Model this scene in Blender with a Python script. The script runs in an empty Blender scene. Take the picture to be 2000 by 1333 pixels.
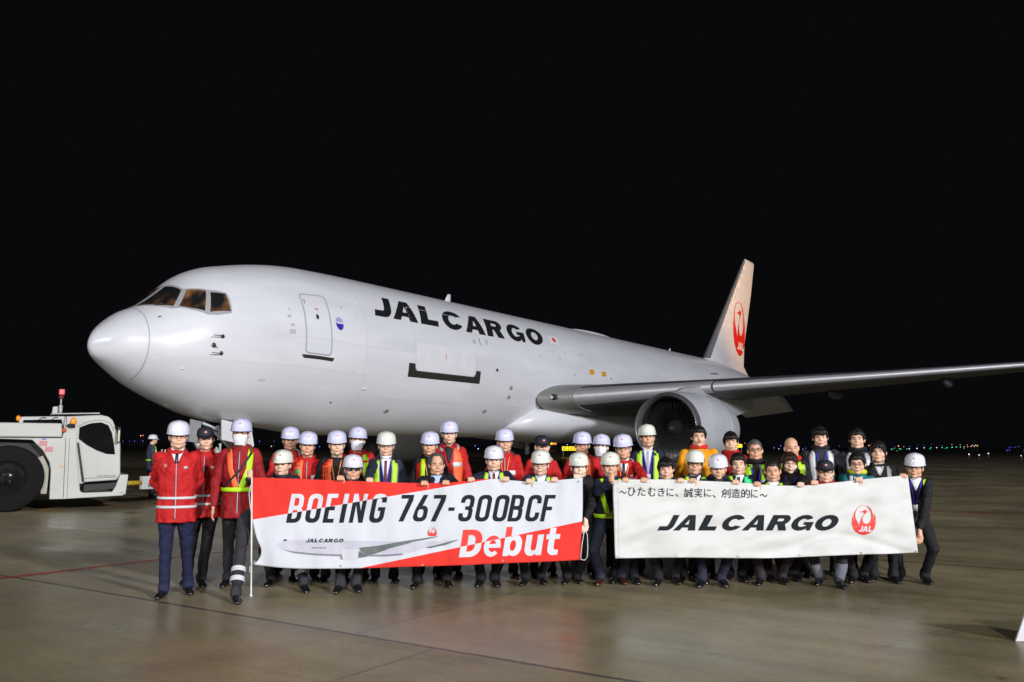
import bpy, bmesh, math, random
import numpy as np
from mathutils import Vector, Matrix
from mathutils.bvhtree import BVHTree
random.seed(4)
SC = bpy.context.scene
COL = SC.collection
PI = math.pi
# ------------------------------------------------------------------ camera
FPX, PITCH, ROLL, EYE = 1650.08, 0.1237, -0.0028, 1.558
cam = bpy.data.cameras.new('camera')
camo = bpy.data.objects.new('camera', cam); COL.objects.link(camo)
cam.sensor_width = 36.0; cam.lens = 36.0*FPX/2000.0
cam.clip_start = 0.1; cam.clip_end = 5000
camo.matrix_world = Matrix.Translation((0, 0, EYE)) @ Matrix.Rotation(PI/2+PITCH, 4, 'X') @ Matrix.Rotation(-ROLL, 4, 'Z')
SC.camera = camo
# ------------------------------------------------------------------ world and lights (night apron)
SC.view_settings.view_transform = 'Standard'
SC.view_settings.look = 'None'
SC.view_settings.exposure = 0.0
SC.view_settings.gamma = 1.0
wd = bpy.data.worlds.new('World'); SC.world = wd; wd.use_nodes = True
bg = wd.node_tree.nodes['Background']
bg.inputs[0].default_value = (0.55, 0.6, 0.75, 1); bg.inputs[1].default_value = 0.0045

def aim(o, p, tgt):
    o.location = p
    o.rotation_euler = (Vector(tgt)-Vector(p)).to_track_quat('-Z', 'Y').to_euler()

def flood(p, tgt, power, size, col):
    """the lamp head of one apron floodlight mast standing behind the camera"""
    l = bpy.data.lights.new('apron_floodlight', 'AREA'); l.shape = 'DISK'; l.size = size
    l.energy = power; l.color = col
    o = bpy.data.objects.new('apron_floodlight', l); COL.objects.link(o); aim(o, p, tgt)
    return o
flood((4, -44, 17), (2, 18, 1.5), 17000, 4.0, (1.0, 0.95, 0.90))
flood((-50, -36, 23), (0, 20, 2), 10500, 5.0, (0.92, 0.95, 1.0))
flood((66, -62, 30), (8, 40, 4), 92000, 6.0, (0.96, 0.96, 1.0))
def spot(p, tgt, power, ang, col, rad=.4, blend=.5):
    l = bpy.data.lights.new('sodium_floodlight', 'SPOT'); l.energy = power; l.color = col
    l.spot_size = math.radians(ang); l.spot_blend = blend; l.shadow_soft_size = rad
    o = bpy.data.objects.new('sodium_floodlight', l); COL.objects.link(o); aim(o, p, tgt)
spot((42, 42, 8), (18.5, 61.5, 12.2), 34000, 26, (1.0, 0.50, 0.16), .5, .9)

# ------------------------------------------------------------------ photo pixel <-> world helpers
CP, SP = math.cos(PITCH), math.sin(PITCH)
CR, SR = math.cos(ROLL), math.sin(ROLL)
def rayd(px, py):
    X = px-1000.0; V = 666.5-py
    x = X*CR+V*SR; v = -X*SR+V*CR
    return Vector((x/FPX, CP-SP*v/FPX, SP+CP*v/FPX))
def at(px, py, d):
    r = rayd(px, py); return Vector((0, 0, EYE)) + r*(d/r.y)
def gnd(px, py, z=0.0):
    r = rayd(px, py); return Vector((0, 0, EYE)) + r*((z-EYE)/r.z)

# ------------------------------------------------------------------ materials
MATS = {}
def mat(name, col, rough=.55, metal=0., coat=0., emit=0., ecol=None, nz=(6., .12), bump=None, spec=None, coords='Object'):
    if name in MATS: return MATS[name]
    m = bpy.data.materials.new(name); m.use_nodes = True; MATS[name] = m
    nt = m.node_tree; N = nt.nodes; L = nt.links; b = N['Principled BSDF']
    b.inputs['Roughness'].default_value = rough; b.inputs['Metallic'].default_value = metal
    b.inputs['Coat Weight'].default_value = coat; b.inputs['Coat Roughness'].default_value = .08
    if spec is not None: b.inputs['Specular IOR Level'].default_value = spec
    c = (*col, 1)
    b.inputs['Base Color'].default_value = c
    if emit > 0:
        b.inputs['Emission Color'].default_value = (*(ecol or col), 1); b.inputs['Emission Strength'].default_value = emit
    tc = N.new('ShaderNodeTexCoord')
    if nz:
        n = N.new('ShaderNodeTexNoise'); n.inputs['Scale'].default_value = nz[0]; n.inputs['Detail'].default_value = 5
        L.new(tc.outputs[coords], n.inputs['Vector'])
        r = N.new('ShaderNodeMapRange'); r.inputs[1].default_value = .3; r.inputs[2].default_value = .7
        r.inputs[3].default_value = 1-nz[1]; r.inputs[4].default_value = 1+nz[1]*.6
        L.new(n.outputs[0], r.inputs[0])
        mx = N.new('ShaderNodeVectorMath'); mx.operation = 'SCALE'
        mx.inputs[0].default_value = col; L.new(r.outputs[0], mx.inputs['Scale'])
        L.new(mx.outputs[0], b.inputs['Base Color'])
    if bump:
        n2 = N.new('ShaderNodeTexNoise'); n2.inputs['Scale'].default_value = bump[0]; n2.inputs['Detail'].default_value = 3
        L.new(tc.outputs[coords], n2.inputs['Vector'])
        bp = N.new('ShaderNodeBump'); bp.inputs['Strength'].default_value = bump[1]; bp.inputs['Distance'].default_value = bump[2] if len(bump) > 2 else .02
        L.new(n2.outputs[0], bp.inputs['Height']); L.new(bp.outputs[0], b.inputs['Normal'])
    return m
M = {}
def cm(kind, col):
    """cloth-like material per colour"""
    k = kind+'_%02x%02x%02x' % tuple(int(max(0, min(1, c))*255) for c in col)
    if kind == 'cloth': return mat(k, col, .78, nz=(9, .18), bump=(14, .55, .03), spec=.3)
    if kind == 'shell': return mat(k, col, .72, nz=(7, .14), bump=(13, .8, .03), spec=.25)
    if kind == 'helmet': return mat(k, col, .22, coat=.6, nz=(8, .03))
    return mat(k, col, .6)
def hivis(name, col):
    return mat(name, col, .5, nz=(30, .06), spec=.4, emit=0)
M['neon'] = mat('hi_vis_yellow', (.50, .93, .015), .5, nz=(30, .06))
M['neongreen'] = mat('hi_vis_green', (.03, .62, .22), .5, nz=(30, .06))
M['orange'] = mat('hi_vis_orange', (1.0, .16, .05), .5, nz=(30, .06))
M['reflect'] = mat('reflective_tape', (.62, .64, .68), .35, nz=(60, .12), metal=.0)
M['greyedge'] = mat('grey_webbing', (.32, .36, .40), .6)
M['white'] = mat('white_cloth', (.80, .82, .86), .7)
M['black'] = mat('black_cloth', (.012, .012, .016), .7, nz=(12, .2))
M['mask'] = mat('mask_paper', (.86, .88, .95), .8, bump=(40, .3, .01))
M['blueband'] = mat('blue_lanyard', (.03, .03, .55), .6)
M['redband'] = mat('red_lanyard', (.45, .03, .05), .6)
M['bluish'] = mat('pale_blue_cloth', (.45, .58, .85), .7)
M['orband'] = mat('orange_lanyard', (.85, .25, .03), .6)
M['card'] = mat('id_card', (.75, .76, .8), .3)
M['tiered'] = mat('tie_red', (.16, .012, .03), .6, nz=(90, .5))
M['tielav'] = mat('tie_lavender', (.40, .38, .55), .6)
M['tiedark'] = mat('tie_dark', (.02, .02, .05), .6)
M['skin'] = mat('skin', (.80, .50, .36), .5, nz=(14, .10), spec=.35)
M['skin2'] = mat('skin_tan', (.72, .41, .27), .5, nz=(14, .10), spec=.4)
M['skin3'] = mat('skin_fair', (.86, .60, .48), .5, nz=(14, .08), spec=.35)
for k in ('skin', 'skin2', 'skin3'):
    b = M[k].node_tree.nodes['Principled BSDF']; b.inputs['Subsurface Weight'].default_value = .08
    b.inputs['Subsurface Radius'].default_value = (.012, .005, .003)
M['hair'] = mat('hair_black', (.012, .010, .010), .42, nz=(60, .4), bump=(70, .8, .01))
M['hairgrey'] = mat('hair_grey', (.10, .095, .09), .5, nz=(80, .5), bump=(70, .8, .01))
M['hairbrown'] = mat('hair_brown', (.045, .018, .010), .4, nz=(60, .4), bump=(70, .8, .01))
M['eye'] = mat('eye_dark', (.015, .010, .008), .25, nz=None)
M['eyew'] = mat('eye_white', (.75, .72, .70), .3, nz=None)
M['lip'] = mat('lips', (.45, .17, .13), .5, nz=None)
M['teeth'] = mat('teeth', (.82, .80, .74), .3, nz=None)
M['frame'] = mat('spectacle_frame', (.05, .03, .025), .3, nz=None)
M['framegold'] = mat('spectacle_frame_gold', (.45, .25, .10), .3, metal=.6, nz=None)
M['lens'] = mat('dark_lens', (.02, .02, .025), .1, nz=None)
M['shoe'] = mat('black_leather', (.010, .010, .011), .18, coat=.5, nz=(10, .2))
M['shoebrown'] = mat('brown_leather', (.05, .015, .01), .25, coat=.4)
M['strap'] = mat('grey_chin_strap', (.20, .21, .23), .6)
M['red'] = mat('red_print', (.80, .035, .03), .6, nz=(20, .05))
M['silver'] = mat('metal_silver', (.6, .6, .62), .35, metal=.9)

# ------------------------------------------------------------------ object helpers
def link(name, data, parent=None, m=None):
    o = bpy.data.objects.new(name, data); COL.objects.link(o)
    if parent is not None: o.parent = parent
    if m is not None:
        for mm in (m if isinstance(m, (list, tuple)) else [m]): data.materials.append(mm)
    return o
def tag(o, label=None, cat=None, group=None, kind=None):
    if label: o['label'] = label
    if cat: o['category'] = cat
    if group: o['group'] = group
    if kind: o['kind'] = kind
    return o
def thing(name, label, cat, loc=(0, 0, 0), rz=0., group=None):
    o = bpy.data.objects.new(name, None); COL.objects.link(o)
    o.location = loc; o.rotation_euler = (0, 0, rz); o.empty_display_size = .2
    return tag(o, label, cat, group)
def smooth(me, ang=None):
    me.polygons.foreach_set('use_smooth', [True]*len(me.polygons))
    if ang: me.set_sharp_from_angle(angle=math.radians(ang))

class G:
    """collects shapes into one mesh"""
    def __init__(s): s.v = []; s.f = []; s.mi = []; s.cur = 0
    def add(s, V, F):
        k = len(s.v); s.v += [tuple(p) for p in V]; s.f += [tuple(i+k for i in f) for f in F]; s.mi += [s.cur]*len(F); return s
    def loft(s, rings, cap=True, closed=True):
        n = len(rings[0]); V = [p for r in rings for p in r]; F = []
        for i in range(len(rings)-1):
            for j in range(n if closed else n-1):
                a = i*n+j; b = i*n+(j+1) % n
                F.append((a, b, b+n, a+n))
        if cap:
            F.append(tuple(range(n-1, -1, -1))); F.append(tuple((len(rings)-1)*n+j for j in range(n)))
        return s.add(V, F)
    def cap(s, p0, p1, r0, r1=None, n=10, k=3, sx=1.):
        """tapered capsule"""
        r1 = r0 if r1 is None else r1
        p0 = Vector(p0); p1 = Vector(p1); d = (p1-p0)
        if d.length < 1e-6: d = Vector((0, 0, 1e-4))
        w = d.normalized(); u = w.orthogonal().normalized(); q = w.cross(u)
        if abs(w.z) < .999:
            u = Vector((0, 0, 1)).cross(w).normalized(); q = w.cross(u)
        rings = []
        for i in range(k+1):
            a = -PI/2+PI/2*i/k; rings.append((p0+w*r0*math.sin(a), max(r0*math.cos(a), r0*.02)))
        for i in range(k+1):
            a = PI/2*i/k; rings.append((p1+w*r1*math.sin(a), max(r1*math.cos(a), r1*.02)))
        R = [[c+(u*math.cos(2*PI*j/n)*sx+q*math.sin(2*PI*j/n))*r for j in range(n)] for c, r in rings]
        return s.loft(R)
    def tube(s, pts, r, n=8, cyc=False):
        pts = [Vector(p) for p in pts]; R = []
        for i, p in enumerate(pts):
            a = pts[i-1] if (i > 0 or cyc) else p; b = pts[(i+1) % len(pts)] if (i < len(pts)-1 or cyc) else p
            w = (b-a).normalized(); ref = Vector((0, 0, 1)) if abs(w.z) < .9 else Vector((0, 1, 0))
            u = ref.cross(w).normalized(); q = w.cross(u); rr = r[i] if isinstance(r, (list, tuple)) else r
            R.append([p+(u*math.cos(2*PI*j/n)+q*math.sin(2*PI*j/n))*rr for j in range(n)])
        if cyc: R.append(R[0]); return s.loft(R, cap=False)
        return s.loft(R)
    def ell(s, c, r, Mx=None, n=14, k=9):
        c = Vector(c); V = []
        rings = []
        for i in range(k+1):
            a = -PI/2+PI*i/k; a = max(-PI/2+.02, min(PI/2-.02, a))
            rings.append([Vector((r[0]*math.cos(a)*math.cos(2*PI*j/n), r[1]*math.cos(a)*math.sin(2*PI*j/n), r[2]*math.sin(a))) for j in range(n)])
        if Mx is not None: rings = [[Mx @ p for p in R] for R in rings]
        return s.loft([[c+p for p in R] for R in rings])
    def box(s, c, h, Mx=None):
        c = Vector(c); V = []
        for z in (-1, 1):
            for x, y in ((-1, -1), (1, -1), (1, 1), (-1, 1)):
                p = Vector((x*h[0], y*h[1], z*h[2])); V.append(c+(Mx @ p if Mx is not None else p))
        return s.add(V, [(3, 2, 1, 0), (4, 5, 6, 7), (0, 1, 5, 4), (1, 2, 6, 5), (2, 3, 7, 6), (3, 0, 4, 7)])
    def prism(s, poly, fn0, fn1):
        """poly [(a,b)], fn maps to 3D for the two faces"""
        n = len(poly); V = [fn0(*p) for p in poly]+[fn1(*p) for p in poly]
        F = [tuple(range(n-1, -1, -1)), tuple(range(n, 2*n))]+[(j, (j+1) % n, (j+1) % n+n, j+n) for j in range(n)]
        return s.add(V, F)
    def xf(s, Mx): s.v = [tuple(Mx @ Vector(p)) for p in s.v]; return s
    def build(s, name, m, parent=None, sm=True, ang=None, remesh=None, smo=0, disp=None, bevel=None):
        me = bpy.data.meshes.new(name); me.from_pydata(s.v, [], s.f); 
        bm = bmesh.new(); bm.from_mesh(me); bmesh.ops.recalc_face_normals(bm, faces=bm.faces); bm.to_mesh(me); bm.free()
        o = link(name, me, parent, m)
        if any(s.mi): me.polygons.foreach_set('material_index', s.mi)
        if sm: smooth(me, ang)
        if bevel:
            b = o.modifiers.new('bevel', 'BEVEL'); b.width = bevel; b.segments = 2; b.limit_method = 'ANGLE'; b.angle_limit = .6
        if remesh:
            r = o.modifiers.new('remesh', 'REMESH'); r.mode = 'VOXEL'; r.voxel_size = remesh; r.use_smooth_shade = True
        if disp:
            d = o.modifiers.new('folds', 'DISPLACE'); d.texture = disp[0]; d.strength = disp[1]; d.mid_level = .5
            d.texture_coords = 'GLOBAL'
        if smo:
            q = o.modifiers.new('smooth', 'SMOOTH'); q.factor = .5; q.iterations = smo
        return o

# 2D shapes -> flat mesh ---------------------------------------------------------------------------
def arc(cx, cy, rx, ry, a0, a1, n=14):
    return [(cx+rx*math.cos(math.radians(a0+(a1-a0)*i/n)), cy+ry*math.sin(math.radians(a0+(a1-a0)*i/n))) for i in range(n+1)]
GL = {
 'J': (.98, [[(.56, 1), (.98, 1), (.98, .40)]+arc(.60, .36, .38, .36, 0, -90, 8)+[(0, 0), (0, .28), (.40, .28)]+arc(.44, .40, .12, .12, -90, 0, 5)]),
 'A': (1.32, [[(0, 0), (.46, 1), (.88, 1), (1.32, 0), (.88, 0), (.81, .19), (.46, .19), (.39, 0)], [(.53, .39), (.74, .39), (.65, .72)]]),
 'L': (.98, [[(0, 0), (0, 1), (.42, 1), (.42, .27), (.98, .27), (.98, 0)]]),
 'C': (1.22, [arc(.61, .5, .61, .51, 30, 332, 26)+arc(.61, .5, .25, .25, 318, 42, 20)[:]]),
 'R': (1.24, [[(0, 0), (0, 1), (.78, 1)]+arc(.80, .69, .36, .31, 90, -62, 10)+[(1.24, 0), (.77, 0), (.52, .38), (.42, .38), (.42, 0)], [(.42, .60), (.42, .77)]+arc(.70, .685, .08, .085, 90, -90, 5)]),
 'G': (1.26, [arc(.61, .5, .61, .51, 34, 300, 26)+[(1.0, .14), (1.04, .0), (1.26, .0), (1.26, .55), (.70, .55), (.70, .36), (.88, .36), (.88, .30)]+arc(.62, .5, .25, .26, 318, 44, 18)[3:]]),
 'O': (1.22, [arc(.61, .5, .61, .51, 0, 350, 35), arc(.61, .5, .24, .25, 0, 345, 23)]),
}
def fill(loops):
    """loops of 2D points -> (verts2d, tris) with holes, through a filled curve"""
    cu = bpy.data.curves.new('tmp', 'CURVE'); cu.dimensions = '2D'; cu.fill_mode = 'BOTH'
    for lp in loops:
        sp = cu.splines.new('POLY'); sp.points.add(len(lp)-1); sp.use_cyclic_u = True
        for i, p in enumerate(lp): sp.points[i].co = (p[0], p[1], 0, 1)
    return _c2m(cu)
def _c2m(cu):
    o = bpy.data.objects.new('tmp', cu); COL.objects.link(o)
    dg = bpy.context.evaluated_depsgraph_get()
    me = bpy.data.meshes.new_from_object(o.evaluated_get(dg))
    V = [(v.co.x, v.co.y) for v in me.vertices]; F = [tuple(p.vertices) for p in me.polygons]
    bpy.data.objects.remove(o); bpy.data.meshes.remove(me)
    return V, F
def text2d(txt, off=0., spacing=1.):
    cu = bpy.data.curves.new('tmp', 'FONT'); cu.body = txt; cu.size = 1; cu.offset = off; cu.space_character = spacing
    cu.resolution_u = 5
    return _c2m(cu)
def norm2d(VF, box, shear=0.):
    """scale a flat shape (y up) to box x0,y0(top),x1,y1(bottom) in y-down pixels"""
    V, F = VF; xs = [v[0] for v in V]; ys = [v[1] for v in V]
    a, b, c, d = min(xs), max(xs), min(ys), max(ys); x0, y0, x1, y1 = box
    out = []
    for x, y in V:
        v = (y-c)/(d-c); u = (x-a)/(b-a)
        out.append((x0+(x1-x0)*u+shear*(v)*abs(y1-y0), y1+(y0-y1)*v))
    return out, F
def word(s, positions, slant=.3):
    """heavy extended lettering; positions: left x of each glyph, in units of height"""
    loops = []
    for ch, (x0, w) in zip(s, positions):
        W, L = GL[ch]; k = w/W
        for lp in L: loops.append([(x0+p[0]*k+slant*p[1], p[1]) for p in lp])
    return fill(loops)
def mapped(VF, fn, step=None, name='marking', m=None, parent=None, clip=None):
    """cut a flat shape along a grid so that it can follow a curved surface, then map it"""
    V, F = VF; bm = bmesh.new(); vs = [bm.verts.new((x, y, 0)) for x, y in V]
    for f in F:
        try: bm.faces.new([vs[i] for i in f])
        except ValueError: pass
    if clip:
        for co, no in clip:
            bmesh.ops.bisect_plane(bm, geom=bm.verts[:]+bm.edges[:]+bm.faces[:], plane_co=(*co, 0), plane_no=(*no, 0), clear_outer=True)
    if step and len(bm.verts):
        for ax in (0, 1):
            lo = min(v.co[ax] for v in bm.verts); hi = max(v.co[ax] for v in bm.verts); st = step[ax]
            k = math.floor(lo/st)+1
            while k*st < hi:
                co = [0, 0, 0]; no = [0, 0, 0]; co[ax] = k*st; no[ax] = 1
                bmesh.ops.bisect_plane(bm, geom=bm.verts[:]+bm.edges[:]+bm.faces[:], plane_co=co, plane_no=no); k += 1
    for v in bm.verts: v.co = fn(v.co.x, v.co.y)
    me = bpy.data.meshes.new(name); bm.to_mesh(me); bm.free()
    o = link(name, me, parent, m); return o
CRANE_OUT = [(490,366),(400,384),(320,440),(250,550),(228,640),(238,705),(268,790),(228,720),(205,640),(190,720),(203,790),(245,868),(205,825),(183,770),(186,850),(198,890),(230,925),(205,912),(225,975),(290,1055),(390,1115),(490,1135),(600,1115),(700,1050),(770,960),(800,870),(795,845),(812,800),(818,730),(795,780),(752,830),(785,760),(805,700),(792,640),(755,560),(765,640),(752,700),(728,740),(740,660),(728,570),(690,470),(640,415),(580,380)]
CRANE_IN = [(395,892),(330,790),(285,700),(272,620),(290,520),(350,430),(430,384),(500,372),(580,395),(635,460),(680,560),(690,680),(665,780),(610,830),(550,842),(490,812),(462,740),(470,670),(515,600),(555,560),(580,535),(570,500),(530,480),(500,488),(470,515),(350,540),(480,548),(500,556),(508,582),(470,650),(425,715),(398,790),(388,850)]
def crane(aspect=None):
    f = lambda L: [((x-180)/638., (1135-y)/769.) for x, y in L]
    return fill([f(CRANE_OUT), f(CRANE_IN)])
FT = bpy.data.textures.new('cloth_folds', 'CLOUDS'); FT.noise_scale = .10; FT.noise_depth = 1
# ================================================================== GROUND
def ground_material():
    m = bpy.data.materials.new('wet_concrete'); m.use_nodes = True
    nt = m.node_tree; N = nt.nodes; L = nt.links; b = N['Principled BSDF']
    def nd(t, **k):
        n = N.new(t)
        for a, v in k.items(): setattr(n, a, v)
        return n
    tc = nd('ShaderNodeTexCoord')
    mp = nd('ShaderNodeMapping', vector_type='TEXTURE'); mp.inputs['Location'].default_value = (-1.31, 7.27, 0)
    mp.inputs['Rotation'].default_value = (0, 0, math.radians(-33.2)); L.new(tc.outputs['Object'], mp.inputs[0])
    def noise(sc, det=5, rough=.55, vec=None, stretch=None):
        n = nd('ShaderNodeTexNoise'); n.inputs['Scale'].default_value = sc; n.inputs['Detail'].default_value = det; n.inputs['Roughness'].default_value = rough
        if stretch:
            q = nd('ShaderNodeMapping'); q.inputs['Scale'].default_value = stretch; L.new(mp.outputs[0], q.inputs[0]); L.new(q.outputs[0], n.inputs['Vector'])
        else: L.new(mp.outputs[0], n.inputs['Vector'])
        return n.outputs[0]
    def math_(op, a, b_=None, c=None):
        n = nd('ShaderNodeMath', operation=op)
        for i, x in enumerate((a, b_, c)):
            if x is None: continue
            if isinstance(x, (int, float)): n.inputs[i].default_value = x
            else: L.new(x, n.inputs[i])
        return n.outputs[0]
    def rng(x, a, b_, c, d):
        n = nd('ShaderNodeMapRange'); L.new(x, n.inputs[0])
        for i, v in enumerate((a, b_, c, d)): n.inputs[i+1].default_value = v
        return n.outputs[0]
    sep = nd('ShaderNodeSeparateXYZ'); L.new(mp.outputs[0], sep.inputs[0])
    wob = math_('MULTIPLY', math_('SUBTRACT', noise(5, 4), .5), .03)
    def joint(co, period, w):
        x = math_('ADD', co, wob)
        f = math_('ABSOLUTE', math_('SUBTRACT', math_('FRACT', math_('ADD', math_('DIVIDE', x, period), .5)), .5))
        return rng(math_('MULTIPLY', f, period), w*.4, w, 1, 0)
    row = math_('FLOOR', math_('DIVIDE', sep.outputs[1], 7.5)); sx_ = math_('ADD', sep.outputs[0], math_('MULTIPLY', row, .87))
    jx = math_('MULTIPLY', joint(sx_, 7.5, .016), .55); jy = joint(sep.outputs[1], 7.5, .034)
    j = math_('MAXIMUM', jx, jy)
    # per slab tone
    wn = nd('ShaderNodeTexWhiteNoise', noise_dimensions='2D')
    cx = nd('ShaderNodeCombineXYZ')
    L.new(math_('FLOOR', math_('DIVIDE', sep.outputs[0], 7.5)), cx.inputs[0]); L.new(math_('FLOOR', math_('DIVIDE', sep.outputs[1], 7.5)), cx.inputs[1])
    L.new(cx.outputs[0], wn.inputs['Vector'])
    slab = rng(wn.outputs[0], 0, 1, .86, 1.1)
    big = noise(.35, 6, .6); mid = noise(1.8, 6, .62); fine = noise(60, 3, .6); st = noise(1., 4, .6, stretch=(.25, 2.2, 1))
    tone = math_('MULTIPLY', slab, rng(big, .3, .7, .60, 1.25))
    tone = math_('MULTIPLY', tone, rng(mid, .3, .7, .80, 1.15))
    tone = math_('MULTIPLY', tone, rng(fine, .3, .7, .84, 1.12)); tone = math_('MULTIPLY', tone, rng(noise(17, 6, .7), .35, .7, .84, 1.10)); tone = math_('MULTIPLY', tone, rng(noise(.9, 5, .6, stretch=(.12, 3.2, 1)), .55, .68, 1, .80))
    spots = rng(noise(3.1, 2, .4), .72, .78, 1, .55)
    tone = math_('MULTIPLY', tone, spots)
    tone = math_('MULTIPLY', tone, math_('SUBTRACT', 1, math_('MULTIPLY', j, .85)))
    mixc = nd('ShaderNodeMix', data_type='RGBA'); mixc.inputs['A'].default_value = (.285, .245, .130, 1); mixc.inputs['B'].default_value = (.300, .250, .158, 1)
    L.new(rng(st, .35, .65, 0, 1), mixc.inputs['Factor'])
    sc = nd('ShaderNodeVectorMath', operation='SCALE'); L.new(mixc.outputs['Result'], sc.inputs[0]); L.new(tone, sc.inputs['Scale'])
    L.new(sc.outputs[0], b.inputs['Base Color'])
    wet = rng(math_('ADD', math_('MULTIPLY', big, .6), math_('MULTIPLY', st, .4)), .40, .62, .27, .52)
    L.new(wet, b.inputs['Roughness'])
    b.inputs['Specular IOR Level'].default_value = .5
    bp = nd('ShaderNodeBump'); bp.inputs['Strength'].default_value = .22; bp.inputs['Distance'].default_value = .006
    h = math_('SUBTRACT', math_('ADD', math_('MULTIPLY', fine, .25), math_('MULTIPLY', mid, .4)), math_('MULTIPLY', j, 1.5))
    L.new(h, bp.inputs['Height']); L.new(bp.outputs[0], b.inputs['Normal'])
    return m
g = G(); S_ = 3000.0
g.add([(-S_, -S_, 0), (S_, -S_, 0), (S_, S_, 0), (-S_, S_, 0)], [(0, 1, 2, 3)])
tag(g.build('ground', ground_material(), sm=False), kind='structure')
def paint(name, pts, w, m, z=.004):
    g = G(); L_ = []; R_ = []
    for i, p in enumerate(pts):
        a = Vector(pts[max(0, i-1)]); b = Vector(pts[min(len(pts)-1, i+1)]); d = (b-a).normalized(); n = Vector((-d.y, d.x))
        L_.append((p[0]+n.x*w/2, p[1]+n.y*w/2, z)); R_.append((p[0]-n.x*w/2, p[1]-n.y*w/2, z))
    for i in range(len(pts)-1): g.add([L_[i], R_[i], R_[i+1], L_[i+1]], [(0, 1, 2, 3)])
    return tag(g.build(name, m, sm=False), kind='structure')
def worn(name, col, wear=.5):
    m = mat(name, col, .45, nz=(3.5, .35))
    nt = m.node_tree; N = nt.nodes; L = nt.links; b = N['Principled BSDF']
    t = N.new('ShaderNodeBsdfTransparent'); mx = N.new('ShaderNodeMixShader'); n = N.new('ShaderNodeTexNoise'); n.inputs['Scale'].default_value = 5; n.inputs['Detail'].default_value = 8
    tc = N.new('ShaderNodeTexCoord'); L.new(tc.outputs['Object'], n.inputs['Vector'])
    r = N.new('ShaderNodeMapRange'); r.inputs[1].default_value = wear-.08; r.inputs[2].default_value = wear+.1; r.inputs[3].default_value = 0; r.inputs[4].default_value = .9
    L.new(n.outputs[0], r.inputs[0]); L.new(r.outputs[0], mx.inputs[0]); L.new(t.outputs[0], mx.inputs[1]); L.new(b.outputs[0], mx.inputs[2]); L.new(mx.outputs[0], N['Material Output'].inputs[0])
    return m
redp = worn('worn_red_paint', (.50, .022, .018), .36)
whp = worn('worn_white_paint', (.45, .45, .42), .52)
yep = worn('worn_yellow_paint', (.85, .30, .01), .30)
d_ = Vector((.571, .821)).normalized()
P0 = Vector((-6.0, 10.17))
paint('red_line_marking', [P0-d_*6, P0+d_*7.5], .12, redp)
a_, b_ = gnd(1838, 1000), gnd(2000, 1007)
paint('red_line_marking', [(a_.x-2, a_.y+.6), (a_.x, a_.y), (b_.x, b_.y), (b_.x+6, b_.y-1.6)], .12, redp)
for (x0, y0, x1, y1, w, mm, nm) in ((245, 1000, 310, 994, .22, whp, 'white_line_marking'), (95, 1040, 185, 1032, .1, whp, 'white_line_marking'), (75, 996, 108, 995, .26, yep, 'yellow_line_marking'), (186, 985, 217, 984, .30, yep, 'yellow_line_marking'), (225, 988, 245, 987, .24, yep, 'yellow_line_marking'), (262, 978, 300, 975, .34, yep, 'yellow_line_marking'), (395, 997, 440, 994, .2, whp, 'white_line_marking')):
    A, B_ = gnd(x0, y0), gnd(x1, y1); paint(nm, [(A.x, A.y), (B_.x, B_.y)], w, mm)

# ================================================================== AIRCRAFT
NX, NY, YAW, ZC = -11.0345, 21.8596, .6076, 4.616
plane = thing('cargo_aircraft', 'large white twin engine cargo jet parked nose left behind the group of people', 'airplane', (NX, NY, 0), PI/2-YAW)
PM = Matrix.Translation((NX, NY, 0)) @ Matrix.Rotation(PI/2-YAW, 4, 'Z')
def PL(s, y, z): return Vector((s, -y, z))
fs_S = np.array([0, .12, .4, .8, 1.3, 1.9, 2.5, 3.1, 3.8, 4.7, 5.8, 7.2, 9.0])
fs_T = np.array([-.465, -.109, .195, .513, .77, 1.259, 1.799, 2.101, 2.292, 2.486, 2.635, 2.69, 2.705])
fs_B = np.array([-.465, -.737, -.927, -1.192, -1.5, -1.786, -2.022, -2.228, -2.363, -2.44, -2.545, -2.7, -2.705])
fs_W = np.array([0, .276, .707, 1.054, 1.348, 1.604, 1.807, 1.97, 2.141, 2.3, 2.415, 2.502, 2.515])
ft_S = np.array([9, 32, 34.5, 37, 41, 45, 49, 52, 53.6]); ft_T = np.array([2.705, 2.705, 2.705, 2.705, 2.69, 2.48, 2.08, 1.78, 1.62])
ft_B = np.array([-2.705, -2.705, -2.62, -2.3, -1.4, -.4, .5, 1.0, 1.22]); ft_W = np.array([2.515, 2.515, 2.51, 2.45, 2.2, 1.78, 1.2, .62, .22])
def herm(x, v, X):
    m = np.gradient(v, x); m[-1] = 0 if x[-1] < 4 else m[-1]
    if x[0] > 5: m[0] = 0; m[1] = 0
    i = int(np.clip(np.searchsorted(x, X)-1, 0, len(x)-2)); h = x[i+1]-x[i]; u = (X-x[i])/h
    return float((2*u**3-3*u**2+1)*v[i]+(u**3-2*u**2+u)*h*m[i]+(-2*u**3+3*u**2)*v[i+1]+(u**3-u**2)*h*m[i+1])
rS = np.sqrt(fs_S)
def prof(s):
    if s <= 9: X = math.sqrt(max(s, 0)); return herm(rS, fs_T, X), herm(rS, fs_B, X), herm(rS, fs_W, X)
    return tuple(herm(ft_S, v, min(s, 53.6)) for v in (ft_T, ft_B, ft_W))
def FS0(s, th):
    T, B, W = prof(s); a = math.radians(th); return Vector((s, -W*math.sin(a), ZC+(T+B)/2+(T-B)/2*math.cos(a)))
def FS(s, th, off=0.):
    p = FS0(s, th)
    if off:
        e = .02; n = (FS0(s+e, th)-FS0(max(s-e, 0), th)).cross(FS0(s, th+.5)-FS0(s, th-.5)).normalized()
        c = Vector((s, 0, p.z*.0+ZC))
        if n.dot(p-c) < 0: n = -n
        p = p+n*off
    return p
K_ = .0454
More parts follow.
